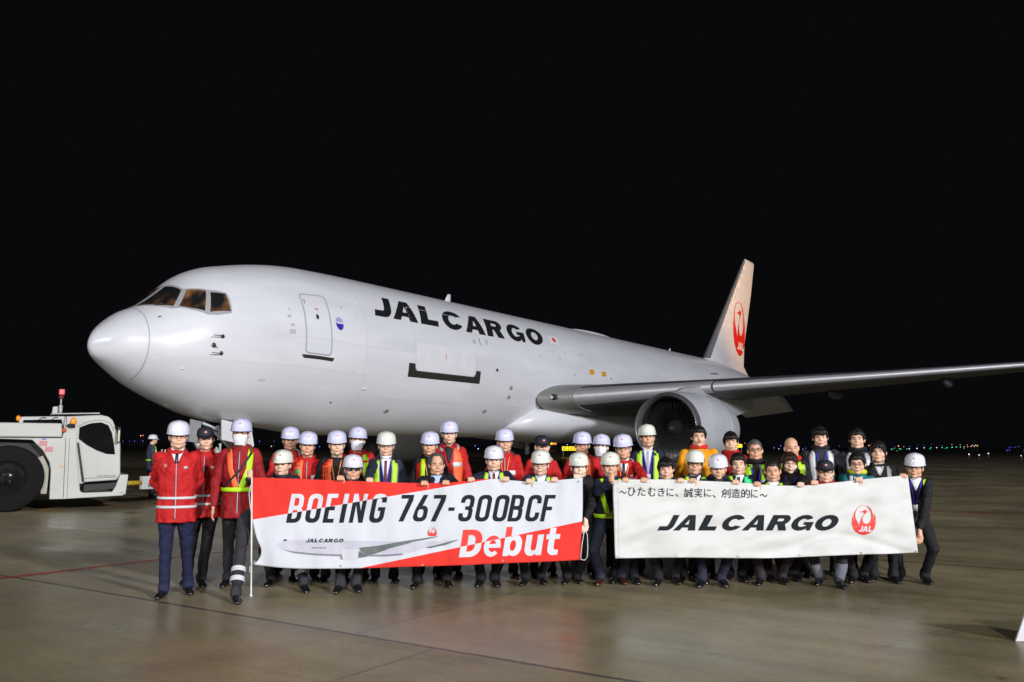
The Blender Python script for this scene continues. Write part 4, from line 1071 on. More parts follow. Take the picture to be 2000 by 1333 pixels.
            for hj, kn, an, sx in legs:
                if ar and sx not in ar[0]: continue
                for a_ in (.50, .72):
                    w1 = (an-kn).normalized(); c = kn+(an-kn)*a_; gg = G(); u = w1.orthogonal().normalized(); q_ = w1.cross(u)
                    gg.loft([[c+w1*z+(u*math.cos(2*PI*j/16)+q_*math.sin(2*PI*j/16))*.073 for j in range(16)] for z in (-.026, .026)], cap=False); gg.build('trouser_band', M['reflect'], root)
        elif k_ == 'socks':
            gg = G()
            for hj, kn, an, sx in legs: gg.cap(kn+(an-kn)*.55, an+V3((0, 0, -.03)), .066, .050, n=12)
            gg.build('socks', mat('grey_wool', (.16, .17, .22), .8), root)
        elif k_ == 'fur':
            gg = G(); gg.tube([Nb+V3((.115*math.cos(a), .0+.09*math.sin(a), -.03+.03*math.sin(a))) for a in [2*PI*q/18 for q in range(18)]], .048, n=9, cyc=True); gg.build('fur_collar', mat('dark_fur', (.022, .014, .012), .9, nz=(60, .5), bump=(90, 1, .03)), root, smo=1, disp=(FT, .05, 0))
    return root
STD = [('left', 0)]
def hp(*a): return [(p+('grip',))[:4] if p else None for p in a]
B1D = lambda px: 8.98+(px-493)/645*.22      # depth of the first banner
B2D = lambda px: 9.24+(px-1197)/593*.16
def H1(x, y): return (x, y, B1D(x)+.01, 'grip')
def H2(x, y): return (x, y, B2D(x)+.01, 'grip')
P_ = person
# --- left trio
P_('leftmost person of the group, white helmet, glasses, bright red jacket, hands behind back', 350, 822, 8.83, [(318, 1168), (366, 1160)], 'helmet', HWHT, glasses='gold', skin=0, smile=1, coat=RED, pants=(.016, .02, .06), ex=('stripes', ('shirt', 'tiedark', 'white', .12), 'zip', 'emblem'), arms='back', turn=14, badge=False, hood=1, build_=1.07)
P_('person in navy cap and red jacket behind the shoulder of the leftmost person', 403, 834, 9.55, [(365, 1140), (392, 1146)], 'cap', hair='short', skin=0, coat=RED, pants=BLACK, ex=('stripes', 'zip', 'emblem'), turn=6, tilt=-3, hood=1, build_=1.02)
P_('masked person with yellow harness over dark red jacket beside the left banner pole', 472, 818, 9.25, [(443, 1145), (459, 1177)], 'helmet', HLAV, glasses='gold', mask=1, skin=0, coat=DRED, pants=CHAR, ex=(('harness', 'neon', 'orange'), 'bag', 'zip', ('legbands', (1,)), ('hood', (.12, .10, .05))), hood=1, nod=0, build_=1.0)
# --- back row
P_('helmeted person in plain red jacket behind the croucher at the left banner pole', 568, 834, 10.5, None, 'helmet', HLAV, skin=1, coat=RED, ex=('zip', ('hood', (.30, .30, .32))), pants=BLACK, group=GB, fd=10.6)
P_('helmeted person with orange vest and green badge over a red jacket', 602, 843, 10.1, None, 'helmet', HLAV, skin=1, smile=1, coat=RED, ex=(('vest', 'orange', (-1,), 1), 'green', 'id', 'zip'), pants=BLACK, group=GB, fd=10.2, turn=-4)
P_('helmeted person with plain orange vest over dark shirt and yellow lanyard', 659, 841, 9.95, None, 'helmet', HLAV, skin=0, coat=BLACK, ck='cloth', ex=(('vest', 'orange', (-1,), 1), ('side', RED, (-1,)), ('lanyard', 'orband')), pants=BLACK, group=GB, fd=10.1, hands=[None, None])
P_('masked helmeted person in red jacket with one yellow strap', 699, 834, 10.4, None, 'helmet', HLAV, mask=1, skin=1, coat=RED, ex=(('straps', 'neon', .05, (1,)), 'zip'), pants=BLACK, group=GB, fd=10.5)
P_('person with mask pulled to the chin, yellow vest, navy suit and dark red tie', 755, 843, 9.95, None, 'helmet', HOFF, glasses=1, mask='chin', skin=0, coat=(.022, .027, .06), ck='cloth', ex=(('shirt', 'tiered', 'white', .34), 'straps', ('lanyard', 'blueband')), pants=NAVY, group=GB, fd=10.05, hands=[H1(722, 938), None], badge=False, turn=4)
P_('helmeted person with orange lanyard and black and red jacket behind the grey haired person', 840, 843, 10.3, None, 'helmet', HLAV, skin=1, coat=BLACK, ck='shell', ex=(('side', RED, (-1,)), ('strip1', 'neon', -.075, .05), ('lanyard', 'orband')), pants=BLACK, group=GB, fd=10.4)
P_('tallest helmeted person, grey hood, orange vest and card over a red jacket', 878, 822, 10.5, None, 'helmet', HLAV, skin=0, coat=RED, ex=(('hood', (.42, .41, .40)), ('vest', 'orange', (1,)), ('shirt', None, 'black', .2), ('lanyard', 'redband' if 'redband' in M else 'orband'), 'id'), pants=BLACK, group=GB, fd=10.6, turn=5)
P_('helmeted person with chest card on red jacket, standing left of the black cap', 986, 837, 10.4, None, 'helmet', HLAV, skin=1, smile=1, coat=RED, ex=('zip', ('lanyard', 'orband'), 'id', ('hood', (.10, .04, .04))), pants=BLACK, group=GB, fd=10.5)
P_('standing person in black cap with grey lined hood on a red jacket', 1059, 851, 10.4, None, 'cap', skin=0, smile=1, coat=RED, ex=('zip', ('hood', (.45, .45, .46))), pants=BLACK, group=GB, fd=10.5, turn=8)
P_('helmeted person with dark grey hood on red jacket, behind the woman in fur collar', 1137, 843, 10.4, None, 'helmet', HLAV, skin=1, glasses=1, coat=RED, ex=(('hood', (.06, .07, .08)), ('strip1', 'orange', .07, .05)), pants=BLACK, group=GB, fd=10.5)
P_('masked person with helmet tipped back, between two unmasked red jackets', 1174, 848, 10.9, None, 'helmet', HLAV, mask=1, skin=2, coat=(.4, .05, .05), ex=(('hood', (.35, .34, .36)),), pants=BLACK, group=GB, fd=11, nod=-8)
P_("person with white shirt and dark tie under red jacket, behind the white banner's left end", 1217, 848, 9.9, None, 'helmet', HLAV, glasses=1, skin=1, coat=RED, ex=(('hood', (.30, .28, .30)), ('shirt', 'tiedark', 'white', .16), ('lanyard', 'orband'), 'id', 'emblem'), pants=BLACK, group=GB, fd=10.05, hands=[None, H2(1258, 938)])
P_('person with lavender tie and yellow vest standing in front of the engine intake', 1264, 829, 10.7, None, 'helmet', HOFF, skin=1, coat=NAVY, ck='cloth', ex=(('shirt', 'tielav', 'white', .32), 'straps', ('lanyard', 'blueband', 1)), pants=NAVY, group=GB, fd=10.8, badge=False)
P_('bareheaded person with moustache in a bright yellow orange jacket', 1364, 832, 10.4, None, None, hair='volume', skin=0, coat=(.82, .33, .008), ex=(('scarf', (.62, .03, .02)), 'zip'), pants=BLACK, group=GB, fd=10.5, shape='moustache', build_=1.12, smile=1)
P_('person with short black hair and red neck warmer on a red and yellow jacket', 1427, 843, 10.6, None, None, hair='fringe', skin=0, smile=1, coat=RED, ex=(('scarf', (.55, .015, .02)), ('side', (.82, .33, .008), (-1,))), pants=BLACK, group=GB, fd=10.7)
P_('person with short greying hair and glasses in a yellow vest over black', 1474, 858, 10.2, None, None, hair='buzz', hm='hairgrey', skin=1, glasses=1, coat=BLACK, ck='cloth', ex=('vest', ('scarf', (.01, .01, .012)), ('lanyard', 'blueband')), pants=BLACK, group=GB, fd=10.3)
P_('bald person with red collar and yellow vest standing behind the long haired woman', 1545, 854, 10.5, None, None, hair=None, skin=1, coat=BLACK, ck='cloth', ex=(('scarf', (.60, .03, .02)), ('straps', 'neon', .07)), pants=BLACK, group=GB, fd=10.6)
P_('standing person with black fringe in dark jacket with two silver straps', 1601, 833, 10.5, None, None, hair='fringe', skin=0, coat=CHAR, ex=(('straps', 'reflect', .05), ('scarf', (.012, .012, .02)), ('lanyard', 'blueband')), pants=BLACK, group=GB, fd=10.6, build_=1.08)
P_('person with swept black hair, silver straps, behind the person in the teal jacket', 1673, 837, 10.5, None, None, hair='volume', skin=0, coat=CHAR, ex=(('straps', 'reflect', .05), ('scarf', (.012, .012, .02))), pants=BLACK, group=GB, fd=10.6, build_=1.05)
P_('person with longer black hair and dark jacket with one silver strip', 1714, 861, 10.1, None, None, hair='shag', skin=0, coat=CHAR, ex=(('shirt', None, 'white', .12), ('strip1', 'reflect', .10, .045)), pants=BLACK, group=GB, fd=10.2, turn=-8)
# --- front row
P_('crouching person in black grey jacket reaching out to the left banner pole', 553, 879, 9.45, [(529, 1144), (592, 1156)], 'helmet', HOFF, skin=0, facew=1.08, coat=(.022, .022, .028), ex=(('side', (.30, .31, .33), (-1,)), ('legbands', (1,))), pants=CHAR, group=GF, hands=[(488, 926, 9.02, 'fist'), None], turn=-6, tilt=4)
P_('crouching person in white helmet and wraparound tinted glasses behind the red banner', 690, 888, 9.38, [(664, 1157), (695, 1155)], 'helmet', HWHT, skin=1, glasses='sport', coat=BLACK, ex=(('lanyard', 'orband'),), pants=CHAR, group=GF, hands=[H1(665, 934), None])
P_('grey haired bareheaded person in black coat and pale blue shirt behind the first banner', 853, 884, 9.5, [(814, 1148), (872, 1146)], None, hair='receding', hm='hairgrey', skin=1, smile=1, coat=BLACK, ck='cloth', ex=(('shirt', None, 'bluish', .14) if 'bluish' in M else ('shirt', None, 'card', .14), 'lapel'), pants=BLACK, group=GF, hands=[H1(829, 944), H1(871, 943)], build_=1.1, turn=5)
P_('crouching person in white helmet, dark red tie and yellow vest, both hands on banner', 965, 871, 9.6, [(939, 1145), (966, 1145)], 'helmet', HWHT, skin=0, smile=1, coat=NAVY, ck='cloth', ex=(('shirt', 'tiered', 'white', .2), ('straps', 'neon', .062)), pants=BLACK, group=GF, hands=[H1(920, 937), H1(988, 936)])
P_('smiling crouching person in helmet, glasses and yellow vest in front of the black cap', 1056, 879, 9.55, [(1026, 1143), (1057, 1140)], 'helmet', HOFF, skin=0, glasses=1, smile=2, coat=NAVY, ck='cloth', ex=(('shirt', None, 'white', .18), ('straps', 'neon', .062)), pants=BLACK, group=GF, hands=[H1(1034, 940), H1(1083, 937)])
P_('woman in white helmet with dark fur collar holding the right end of the first banner', 1131, 884, 9.5, [(1108, 1140), (1127, 1138)], 'helmet', HOFF, hair='long', skin=2, smile=2, coat=BLACK, ck='fur', ex=('fur', ('strip1', 'neon', .13, .05)), pants=BLACK, group=GF, hands=[(1127, 931, 9.23, 'grip'), (1144, 1028, 9.25, 'down')], shoes='pumps', build_=.92)
P_('laughing person with raised fist and yellow harness between the two banners', 1192, 883, 9.55, [(1173, 1142), (1214, 1140)], 'helmet', HOFF, skin=1, smile=2, coat=NAVY, ck='cloth', ex=(('harness', 'neon'), 'lapel'), pants=(.02, .025, .05), group=GF, hands=[(1194, 934, 9.22, 'fist'), H2(1222, 938)], shoes='brown', tilt=-4)
P_('smiling bareheaded person with black fringe, white shirt and yellow vest', 1300, 893, 9.65, [(1287, 1143), (1319, 1140)], None, hair='fringe', skin=0, smile=2, coat=NAVY, ck='cloth', ex=(('shirt', None, 'white', .15), ('straps', 'neon', .07)), pants=BLACK, group=GF, hands=[None, H2(1330, 939)], tilt=-4)
P_('crouching person in white helmet and round glasses below the yellow orange jacket', 1357, 879, 9.7, [(1335, 1136), (1372, 1138)], 'helmet', HOFF, skin=1, glasses=1, coat=NAVY, ck='cloth', ex=(('shirt', 'tiedark', 'white', .14), 'straps'), pants=BLACK, group=GF, hands=[None, None], badge=False)
P_('older smiling person in white helmet and dark blue coat without vest', 1402, 887, 9.6, [(1372, 1146), (1410, 1145)], 'helmet', HWHT, skin=1, smile=1, coat=(.02, .022, .05), ck='cloth', ex=(('scarf', (.02, .02, .03)),), pants=(.02, .02, .045), group=GF, hands=[H2(1353, 939), None], facew=1.06)
P_('bareheaded person with black hair and a vest with one broad green side', 1441, 884, 9.75, [(1425, 1134), (1450, 1136)], None, hair='short', skin=0, smile=1, coat=NAVY, ck='cloth', ex=(('shirt', 'tiedark', 'white', .16), ('strip1', 'neon', -.095, .06), ('strip1', 'neongreen', .10, .085)), pants=BLACK, group=GF, hands=[H2(1437, 942), None])
P_('smiling crouching person with very short hair in a full yellow vest', 1508, 897, 9.6, [(1487, 1142), (1528, 1140)], None, hair='buzz', skin=1, smile=1, coat=BLACK, ck='cloth', ex=('vest', ('shirt', None, 'white', .12), 'lapel'), pants=(.035, .025, .03), group=GF, hands=[H2(1479, 946), None])
P_('woman with long brown hair and glasses in dark clothes with yellow vest and blue lanyard', 1542, 883, 9.85, [(1530, 1134), (1552, 1134)], None, hair='bob', hm='hairbrown', skin=2, glasses='gold', smile=2, coat=BLACK, ck='cloth', ex=(('strip1', 'neon', .12, .07), ('lanyard', 'blueband', 1), ('scarf', (.01, .01, .012))), pants=BLACK, group=GF, hands=[None, H2(1564, 947)], build_=.92)
P_('crouching person in black cap and glasses with a red jacket and grey socks', 1611, 899, 9.55, [(1602, 1142), (1640, 1148)], 'cap', skin=0, glasses=1, smile=1, coat=RED, ex=(('hood', (.02, .02, .025)), 'socks'), pants=CHAR, group=GF, hands=[H2(1591, 943), None])
P_('person with black hair and glasses in a purple and teal jacket with yellow collar', 1673, 883, 9.75, [(1667, 1138), (1688, 1136)], None, hair='short', skin=0, glasses=1, coat=(.01, .14, .17), ex=(('scarf', (.55, .55, .02)), ('side', (.05, .03, .12), (-1,)), ('strip1', 'reflect', -.07, .035), ('shirt', None, 'white', .1)), pants=BLACK, group=GF, hands=[H2(1678, 937), None], build_=1.05)
P_("person in white helmet and black coat holding the white banner's right end", 1785, 885, 9.75, [(1760, 1134), (1808, 1140)], 'helmet', HWHT, skin=1, glasses=1, coat=BLACK, ck='cloth', ex=(('strip1', 'neon', .11, .075), ('strip1', 'neon', -.10, .05), ('shirt', None, 'white', .14), ('lanyard', 'blueband', 1)), pants=BLACK, group=GF, hands=[(1764, 930, 9.44, 'grip'), (1797, 1050, 9.46, 'down')], tilt=4, turn=-6)
# far worker by the tow bar
P_('distant worker in white helmet and yellow vest beside the tow bar', 300, 849, 25.5, None, 'helmet', HWHT, skin=0, coat=(.05, .055, .09), ck='cloth', ex=('vest', ('harness', 'neon')), pants=(.02, .025, .07), fd=25.5, face_away=1.9, badge=False)
# ================================================================== BANNERS
def edge(pts, n=None):
    xs = [p[0] for p in pts]; ys = [p[1] for p in pts]; m = np.gradient(np.array(ys, float), np.array(xs, float))
    def f(x):
        i = int(np.clip(np.searchsorted(xs, x)-1, 0, len(xs)-2)); h = xs[i+1]-xs[i]; u = (x-xs[i])/h
        return float((2*u**3-3*u**2+1)*ys[i]+(u**3-2*u**2+u)*h*m[i]+(-2*u**3+3*u**2)*ys[i+1]+(u**3-u**2)*h*m[i+1])
    return f
def vn(x, y, seed=0):
    from mathutils import noise
    return noise.noise(Vector((x, y, seed*7.3)))
class Banner:
    """cloth sheet hanging behind the hands; (px, py) are sheet coordinates, depth gives the folds"""
    def __init__(s, dep, top, bot, left, right, fold):
        s.dep, s.top, s.bot, s.left, s.right, s.fold = dep, edge(top), edge(bot), edge(left), edge(right), fold
        s.tx = (top[0][0], top[-1][0]); s.bx = (bot[0][0], bot[-1][0]); s.ty = (top[0][1], bot[0][1]); s.ry = (top[-1][1], bot[-1][1])
    def P(s, px, py, off=0.):
        return at(px, py, s.dep(px)+s.fold(px, py)-off)
    def uv(s, u, v):
        yl = s.ty[0]+(s.ty[1]-s.ty[0])*v; yr = s.ry[0]+(s.ry[1]-s.ry[0])*v
        xl = s.left(yl); xr = s.right(yr); px = xl+(xr-xl)*u
        xt = s.tx[0]+(s.tx[1]-s.tx[0])*u; xb = s.bx[0]+(s.bx[1]-s.bx[0])*u
        py = s.top(xt)*(1-v)+s.bot(xb)*v
        return px, py
def clothmat(name, col):
    return mat(name, col, .75, nz=(3, .03), bump=(6, .25, .02), spec=.25)
BW = clothmat('banner_white', (.60, .63, .69)); BR = clothmat('banner_red', (.72, .036, .026)); BW2 = clothmat('banner_ivory', (.62, .635, .63))
INK = mat('printed_ink', (.016, .021, .026), .8, nz=None, spec=.12); INKW = mat('printed_white', (.60, .63, .69), .6, nz=None); INKR = mat('printed_red', (.72, .036, .026), .6, nz=None)
def banner_obj(bn, label, cuts, mats, nu=220, nv=60):
    root = thing('banner', label, 'banner', tuple(gnd((bn.bx[0]+bn.bx[1])/2, 1145)), 0)
    root.location = (0, 0, 0)
    c = bn.P((bn.bx[0]+bn.bx[1])/2, 1100); root.location = (c.x, c.y, 0)
    bm = bmesh.new(); vs = [[None]*(nv+1) for _ in range(nu+1)]
    for i in range(nu+1):
        for j in range(nv+1):
            px, py = bn.uv(i/nu, j/nv); vs[i][j] = bm.verts.new((px, py, 0))
    for i in range(nu):
        for j in range(nv): bm.faces.new((vs[i][j], vs[i+1][j], vs[i+1][j+1], vs[i][j+1]))
    for (a, b) in cuts:
        d = Vector((b[0]-a[0], b[1]-a[1], 0)); bmesh.ops.bisect_plane(bm, geom=bm.verts[:]+bm.edges[:]+bm.faces[:], plane_co=(*a, 0), plane_no=(-d.y, d.x, 0))
    for f in bm.faces:
        c = f.calc_center_median(); mi = 0
        for k, (a, b) in enumerate(cuts):
            sgn = (b[0]-a[0])*(c.y-a[1])-(b[1]-a[1])*(c.x-a[0])
            if (k == 0 and sgn < 0) or (k == 1 and sgn > 0): mi = 1
        f.material_index = mi; f.smooth = True
    for v in bm.verts: v.co = bn.P(v.co.x, v.co.y)-root.location
    me = bpy.data.meshes.new('cloth'); bm.to_mesh(me); bm.free()
    o = link('cloth', me, root, mats); sd = o.modifiers.new('thickness', 'SOLIDIFY'); sd.thickness = .0012; sd.offset = -1
    # make the thickness go away from the viewer
    me.flip_normals() if me.polygons[0].normal.y > 0 else None
    return root
def printed(bn, root, name, vf, m, off=.004, clip=None, step=(3.2, 3.2)):
    return mapped(vf, lambda x, y: bn.P(x, y, off*.6+.0016)-root.location, step, name, m, root, clip)
def grommets(bn, root, pts):
    for x, y in pts:
        g = G(); c = bn.P(x, y, .004)-root.location
        g.tube([c+Vector((.010*math.cos(a), 0, .010*math.sin(a))) for a in [2*PI*k/10 for k in range(10)]], .0035, n=5, cyc=True); g.build('grommet', M['silver'], root)
def f1(x, y):
    v = max(0, min(1, (y-940)/160))
    r = .034*math.sin(x/31+v*1.6)*(.25+.75*max(0, 1-v)**1.5)*.6
    r += .034*vn(x/60, y/95, 1)+.016*vn(x/26, y/60, 2)
    r += .03*math.exp(-((x-505-10*v)/16)**2)*v+.015*math.exp(-((x-1100+60*v)/30)**2)*(1-v)
    return r
def f2(x, y):
    v = (y-935)/150
    r = .046*vn(x/75+v*.9, y/70-x/300, 3)+.022*vn((x+y*1.3)/34, (y-x*.35)/30, 4)
    r += .016*math.sin((x+1.6*y)/42)*(.3+.7*v)*math.exp(-((v-.5)/.6)**2)
    r += .03*math.exp(-((y-(1062+18*math.sin(x/55))-.02*(x-1500))/9)**2)*max(0, min(1, (x-1400)/150))*.8
    return r
b1 = Banner(lambda x: 9.00+(x-493)/645*.22, [(493, 933), (560, 935), (664, 939), (740, 941.5), (820, 944), (875, 943), (956, 936), (1041, 941), (1090, 938), (1138, 934)],
            [(495, 1103), (516, 1106), (560, 1110), (640, 1111), (720, 1110), (800, 1107.5), (888, 1105), (1000, 1100), (1080, 1097), (1134, 1094)],
            [(933, 493), (980, 492), (1016, 493), (1050, 501), (1080, 510), (1096, 503), (1103, 495)], [(934, 1138), (1000, 1138), (1094, 1133)], f1)
C1 = ((493, 1015.5), (960, 936)); C2 = ((690, 1113), (1140, 1018))
r1 = banner_obj(b1, 'red and white banner printed with an airliner, held by the left half', [C1, C2], [BW, BR])
def clipside(C, keep_above):
    (x0, y0), (x1, y1) = C; n = (-(y1-y0), (x1-x0))      # points to larger y (down in the photo)
    return [((x0, y0), n if keep_above else (-n[0], -n[1]))]
def bannertext(txt, box, shear, off):
    return norm2d(text2d(txt, off, 1.0), box, shear)
# condensed heavy capitals drawn as strokes
def stroke_word(items, box, slant):
    """items: list of (glyph, x, w); unit height 1, y up"""
    T = .155; loops = []
    def rect(x0, y0, x1, y1): return [(x0, y0), (x1, y0), (x1, y1), (x0, y1)]
    def ro(x0, y0, x1, y1, r, n=5): return arc(x1-r, y1-r, r, r, 0, 90, n)+arc(x0+r, y1-r, r, r, 90, 180, n)+arc(x0+r, y0+r, r, r, 180, 270, n)+arc(x1-r, y0+r, r, r, 270, 360, n)
    def glyph(c, w):
        t = T; r = min(w/2, .2); ri = max(.02, min((w-2*t)/2, .09))
        if c == 'O' or c == '0': return [ro(0, 0, w, 1, r), ro(t, t*.95, w-t, 1-t*.95, ri)]
        if c == 'B': return [[(0, 0)]+arc(w-r, r, r, r, -90, 0, 5)+[(w, .44), (w-.05, .50), (w-.01, .56)]+arc(w-.01-r, 1-r, r, r, 0, 90, 5)+[(0, 1)], [(t, t*.9)]+arc(w-t-ri, t*.9+ri, ri, ri, -90, 0, 3)+[(w-t, .40), (w-t-.04, .44), (t, .44)], [(t, .585), (w-t-.05, .585), (w-t-.01, .62)]+arc(w-.01-t-ri, 1-t*.9-ri, ri, ri, 0, 90, 3)+[(t, 1-t*.9)]]
        if c == 'E': return [[(0, 0), (w, 0), (w, t*.9), (t, t*.9), (t, .43), (w*.9, .43), (w*.9, .57), (t, .57), (t, 1-t*.9), (w, 1-t*.9), (w, 1), (0, 1)]]
        if c == 'F': return [[(0, 0), (t, 0), (t, .42), (w*.88, .42), (w*.88, .56), (t, .56), (t, 1-t*.9), (w, 1-t*.9), (w, 1), (0, 1)]]
        if c == 'I': return [rect(0, 0, t*1.05, 1)]
        if c == 'N': return [[(0, 0), (t*.9, 0), (t*.9, .62), (w-t*.95, 0), (w, 0), (w, 1), (w-t*.9, 1), (w-t*.9, .40), (t*.95, 1), (0, 1)]]
        if c == 'G': return [arc(w-r, 1-r, r, r, 0, 90, 5)+arc(r, 1-r, r, r, 90, 180, 5)+arc(r, r, r, r, 180, 270, 5)+arc(w-r, r, r, r, 270, 360, 5)+[(w, .54), (w*.5, .54), (w*.5, .41), (w-t, .41)]+arc(w-t-ri, t*.95+ri, ri, ri, 360, 270, 3)+arc(t+ri, t*.95+ri, ri, ri, 270, 180, 3)+arc(t+ri, 1-t*.95-ri, ri, ri, 180, 90, 3)+arc(w-t-ri, 1-t*.95-ri, ri, ri, 90, 0, 3)+[(w-t, .70), (w, .70)]]
        if c == 'C': return [arc(w-r, 1-r, r, r, 0, 90, 5)+arc(r, 1-r, r, r, 90, 180, 5)+arc(r, r, r, r, 180, 270, 5)+arc(w-r, r, r, r, 270, 360, 5)+[(w, .34), (w-t, .34)]+arc(w-t-ri, t*.95+ri, ri, ri, 360, 270, 3)+arc(t+ri, t*.95+ri, ri, ri, 270, 180, 3)+arc(t+ri, 1-t*.95-ri, ri, ri, 180, 90, 3)+arc(w-t-ri, 1-t*.95-ri, ri, ri, 90, 0, 3)+[(w-t, .68), (w, .68)]]
        if c == '7': return [[(.06, 0), (.24, 0), (w, .80), (w, 1), (0, 1), (0, .86), (w-t*1.15, .86)]]
        if c == '6': return [[(w-.10, 1), (w-.27, 1), (.04, .46)]+arc(r, r, r, r, 180, 270, 5)+arc(w-r, r, r, r, 270, 360, 5)+arc(w-r, .60-r, r, r, 0, 90, 5)+[(w*.62, .60), (w*.55, .585)], arc(w-t-ri, t*.95+ri, ri, ri, 360, 270, 3)+arc(t+ri, t*.95+ri, ri, ri, 270, 180, 3)+arc(t+ri, .46-ri, ri, ri, 180, 90, 3)+arc(w-t-ri, .46-ri, ri, ri, 90, 0, 3)]
        if c == '-': return [rect(0, .40, w, .53)]
        if c == '3': return [arc(w-r, 1-r, r, r, 0, 90, 5)+arc(r, 1-r, r, r, 90, 180, 5)+[(0, .70), (t, .70)]+arc(t+ri, 1-t*.95-ri, ri, ri, 180, 90, 3)+arc(w-t-ri, 1-t*.95-ri, ri, ri, 90, 0, 3)+[(w-t, .60), (w-t-.04, .57), (w*.4, .57), (w*.4, .44), (w-t-.04, .44), (w-t, .40)]+arc(w-t-ri, t*.95+ri, ri, ri, 360, 270, 3)+arc(t+ri, t*.95+ri, ri, ri, 270, 180, 3)+[(t, .31), (0, .31)]+arc(r, r, r, r, 180, 270, 5)+arc(w-r, r, r, r, 270, 360, 5)+[(w, .45), (w-.05, .505), (w, .56)]]
    H = box[3]-box[1]
    for c, x, w in items:
        wn = w/H
        for lp in glyph(c, wn): loops.append([(x+H*(p[0]+slant*p[1]), box[3]-H*p[1]) for p in lp])
    return fill(loops)
def sw(y0, y1, items, slant=.20): return stroke_word(items, (0, y0, 0, y1), slant)
# BOEING 767-300BCF : left x of each letter at the foot, width
WA = [('B', 558.5, 27), ('O', 594, 28), ('E', 629.5, 21), ('I', 662, 8), ('N', 681, 27), ('G', 719, 28)]
WB = [('7', 775, 24), ('6', 804.5, 27), ('7', 838, 24), ('-', 871, 12), ('3', 893, 26), ('0', 926, 27), ('0', 960, 27), ('B', 990.5, 26), ('C', 1024, 26), ('F', 1054.5, 21)]
ya = (965, 1021.5); yb_ = (967, 1019)
printed(b1, r1, 'printed_letters', sw(*ya, WA), INKW, clip=clipside(C1, True) and [((C1[0]), (-(C1[1][1]-C1[0][1]), C1[1][0]-C1[0][0]))])
printed(b1, r1, 'printed_letters', sw(*ya, WA), INK, clip=[((C1[0]), ((C1[1][1]-C1[0][1]), -(C1[1][0]-C1[0][0])))])
printed(b1, r1, 'printed_letters', sw(*yb_, WB), INK)
# the word Debut, red above the slash and white below it
def debut():
    L = []; o = lambda x0, pts: [(x0+p[0], p[1]) for p in pts]
    L += [o(0, [(0, 0)]+arc(.36, .36, .40, .36, -90, 0, 8)+arc(.36, .64, .40, .36, 0, 90, 8)+[(0, 1)]), o(0, [(.24, .20)]+arc(.34, .38, .18, .18, -90, 0, 6)+arc(.34, .62, .18, .18, 0, 90, 6)+[(.24, .80)])]
    x = .86
    L += [o(x, [(.62, .31), (.62, .40)]+arc(.31, .375, .31, .385, 5, 318, 24)+arc(.33, .36, .15, .20, 310, 190, 8)+[(.2, .31)]), o(x, [(.2, .455)]+arc(.31, .44, .12, .15, 165, 15, 8)+[(.42, .455)])]
    x = 1.60
    L += [o(x, [(0, 0), (.2, 0), (.22, .05)]+arc(.40, .33, .26, .34, -110, -10, 6)+arc(.40, .42, .26, .34, 10, 115, 6)+[(.22, .68), (.22, 1.06), (0, 1.06)]), o(x, arc(.33, .375, .11, .20, 0, 345, 14))]
    x = 2.38
    L += [o(x, [(0, .75), (0, .25)]+arc(.25, .25, .25, .27, 180, 290, 8)+[(.42, .07), (.43, 0), (.64, 0), (.64, .75), (.42, .75), (.42, .28)]+arc(.32, .27, .1, .1, 0, -180, 8)+[(.22, .75)])]
    x = 3.12
    L += [o(x, [(.10, .57), (0, .57), (0, .75), (.10, .75), (.10, .98), (.32, .98), (.32, .75), (.50, .75), (.50, .57), (.32, .57), (.32, .27)]+arc(.42, .26, .1, .08, 180, 270, 4)+[(.50, .18), (.50, 0), (.38, -.01)]+arc(.32, .22, .22, .23, 270, 180, 6))]
    return fill(L)
db = norm2d(debut(), (900, 1029, 1092, 1087))
V_, F_ = db; V_ = [(x+(1087-y)*.16-4, y+(x-900)*-.028+3) for x, y in V_]; db = (V_, F_)
printed(b1, r1, 'printed_letters', db, INKR, clip=[(C2[0], (-(C2[1][1]-C2[0][1]), C2[1][0]-C2[0][0]))])
printed(b1, r1, 'printed_letters', db, INKW, clip=[(C2[0], ((C2[1][1]-C2[0][1]), -(C2[1][0]-C2[0][0])))])
# printed picture of the aircraft (flat print)
PK = lambda pts: [(480+x/2.941, 920+y/2.941) for x, y in pts]
PA = mat('print_aircraft_white', (.50, .50, .60), .6, nz=(40, .05)); PS = mat('print_aircraft_shade', (.20, .20, .25), .6, nz=None); PWG = mat('print_wing_grey_green', (.12, .145, .148), .6, nz=(20, .2)); PE = mat('print_engine_white', (.57, .58, .66), .6, nz=None)
printed(b1, r1, 'printed_fuselage', fill([PK([(175, 428), (200, 408), (240, 398), (300, 396), (1000, 408), (1190, 398), (1200, 402), (1120, 425), (1010, 450), (900, 484), (800, 492), (520, 490), (380, 482), (270, 470), (205, 450)])]), PA)
printed(b1, r1, 'printed_fuselage_shade', fill([PK([(205, 450), (270, 462), (380, 474), (520, 480), (800, 482), (900, 474), (900, 484), (800, 492), (520, 491), (380, 484), (270, 472)])]), PS, .006)
printed(b1, r1, 'printed_wing', fill([PK([(650, 442), (760, 430), (900, 405), (1100, 376), (1105, 378), (1030, 396), (960, 408), (930, 420), (880, 432), (830, 445), (790, 460), (740, 478), (700, 484), (660, 465)])]), PWG, .007)
printed(b1, r1, 'printed_tailplane', fill([PK([(1030, 440), (1080, 430), (1215, 395), (1222, 397), (1150, 425), (1060, 444)])]), PWG, .007)
printed(b1, r1, 'printed_engine', fill([PK([(553, 452), (648, 450), (645, 508), (556, 510), (548, 480)])]), PE, .008)
printed(b1, r1, 'printed_engine_lip', fill([PK([(540, 482), (552, 480), (558, 512), (545, 506)])]), PS, .009)
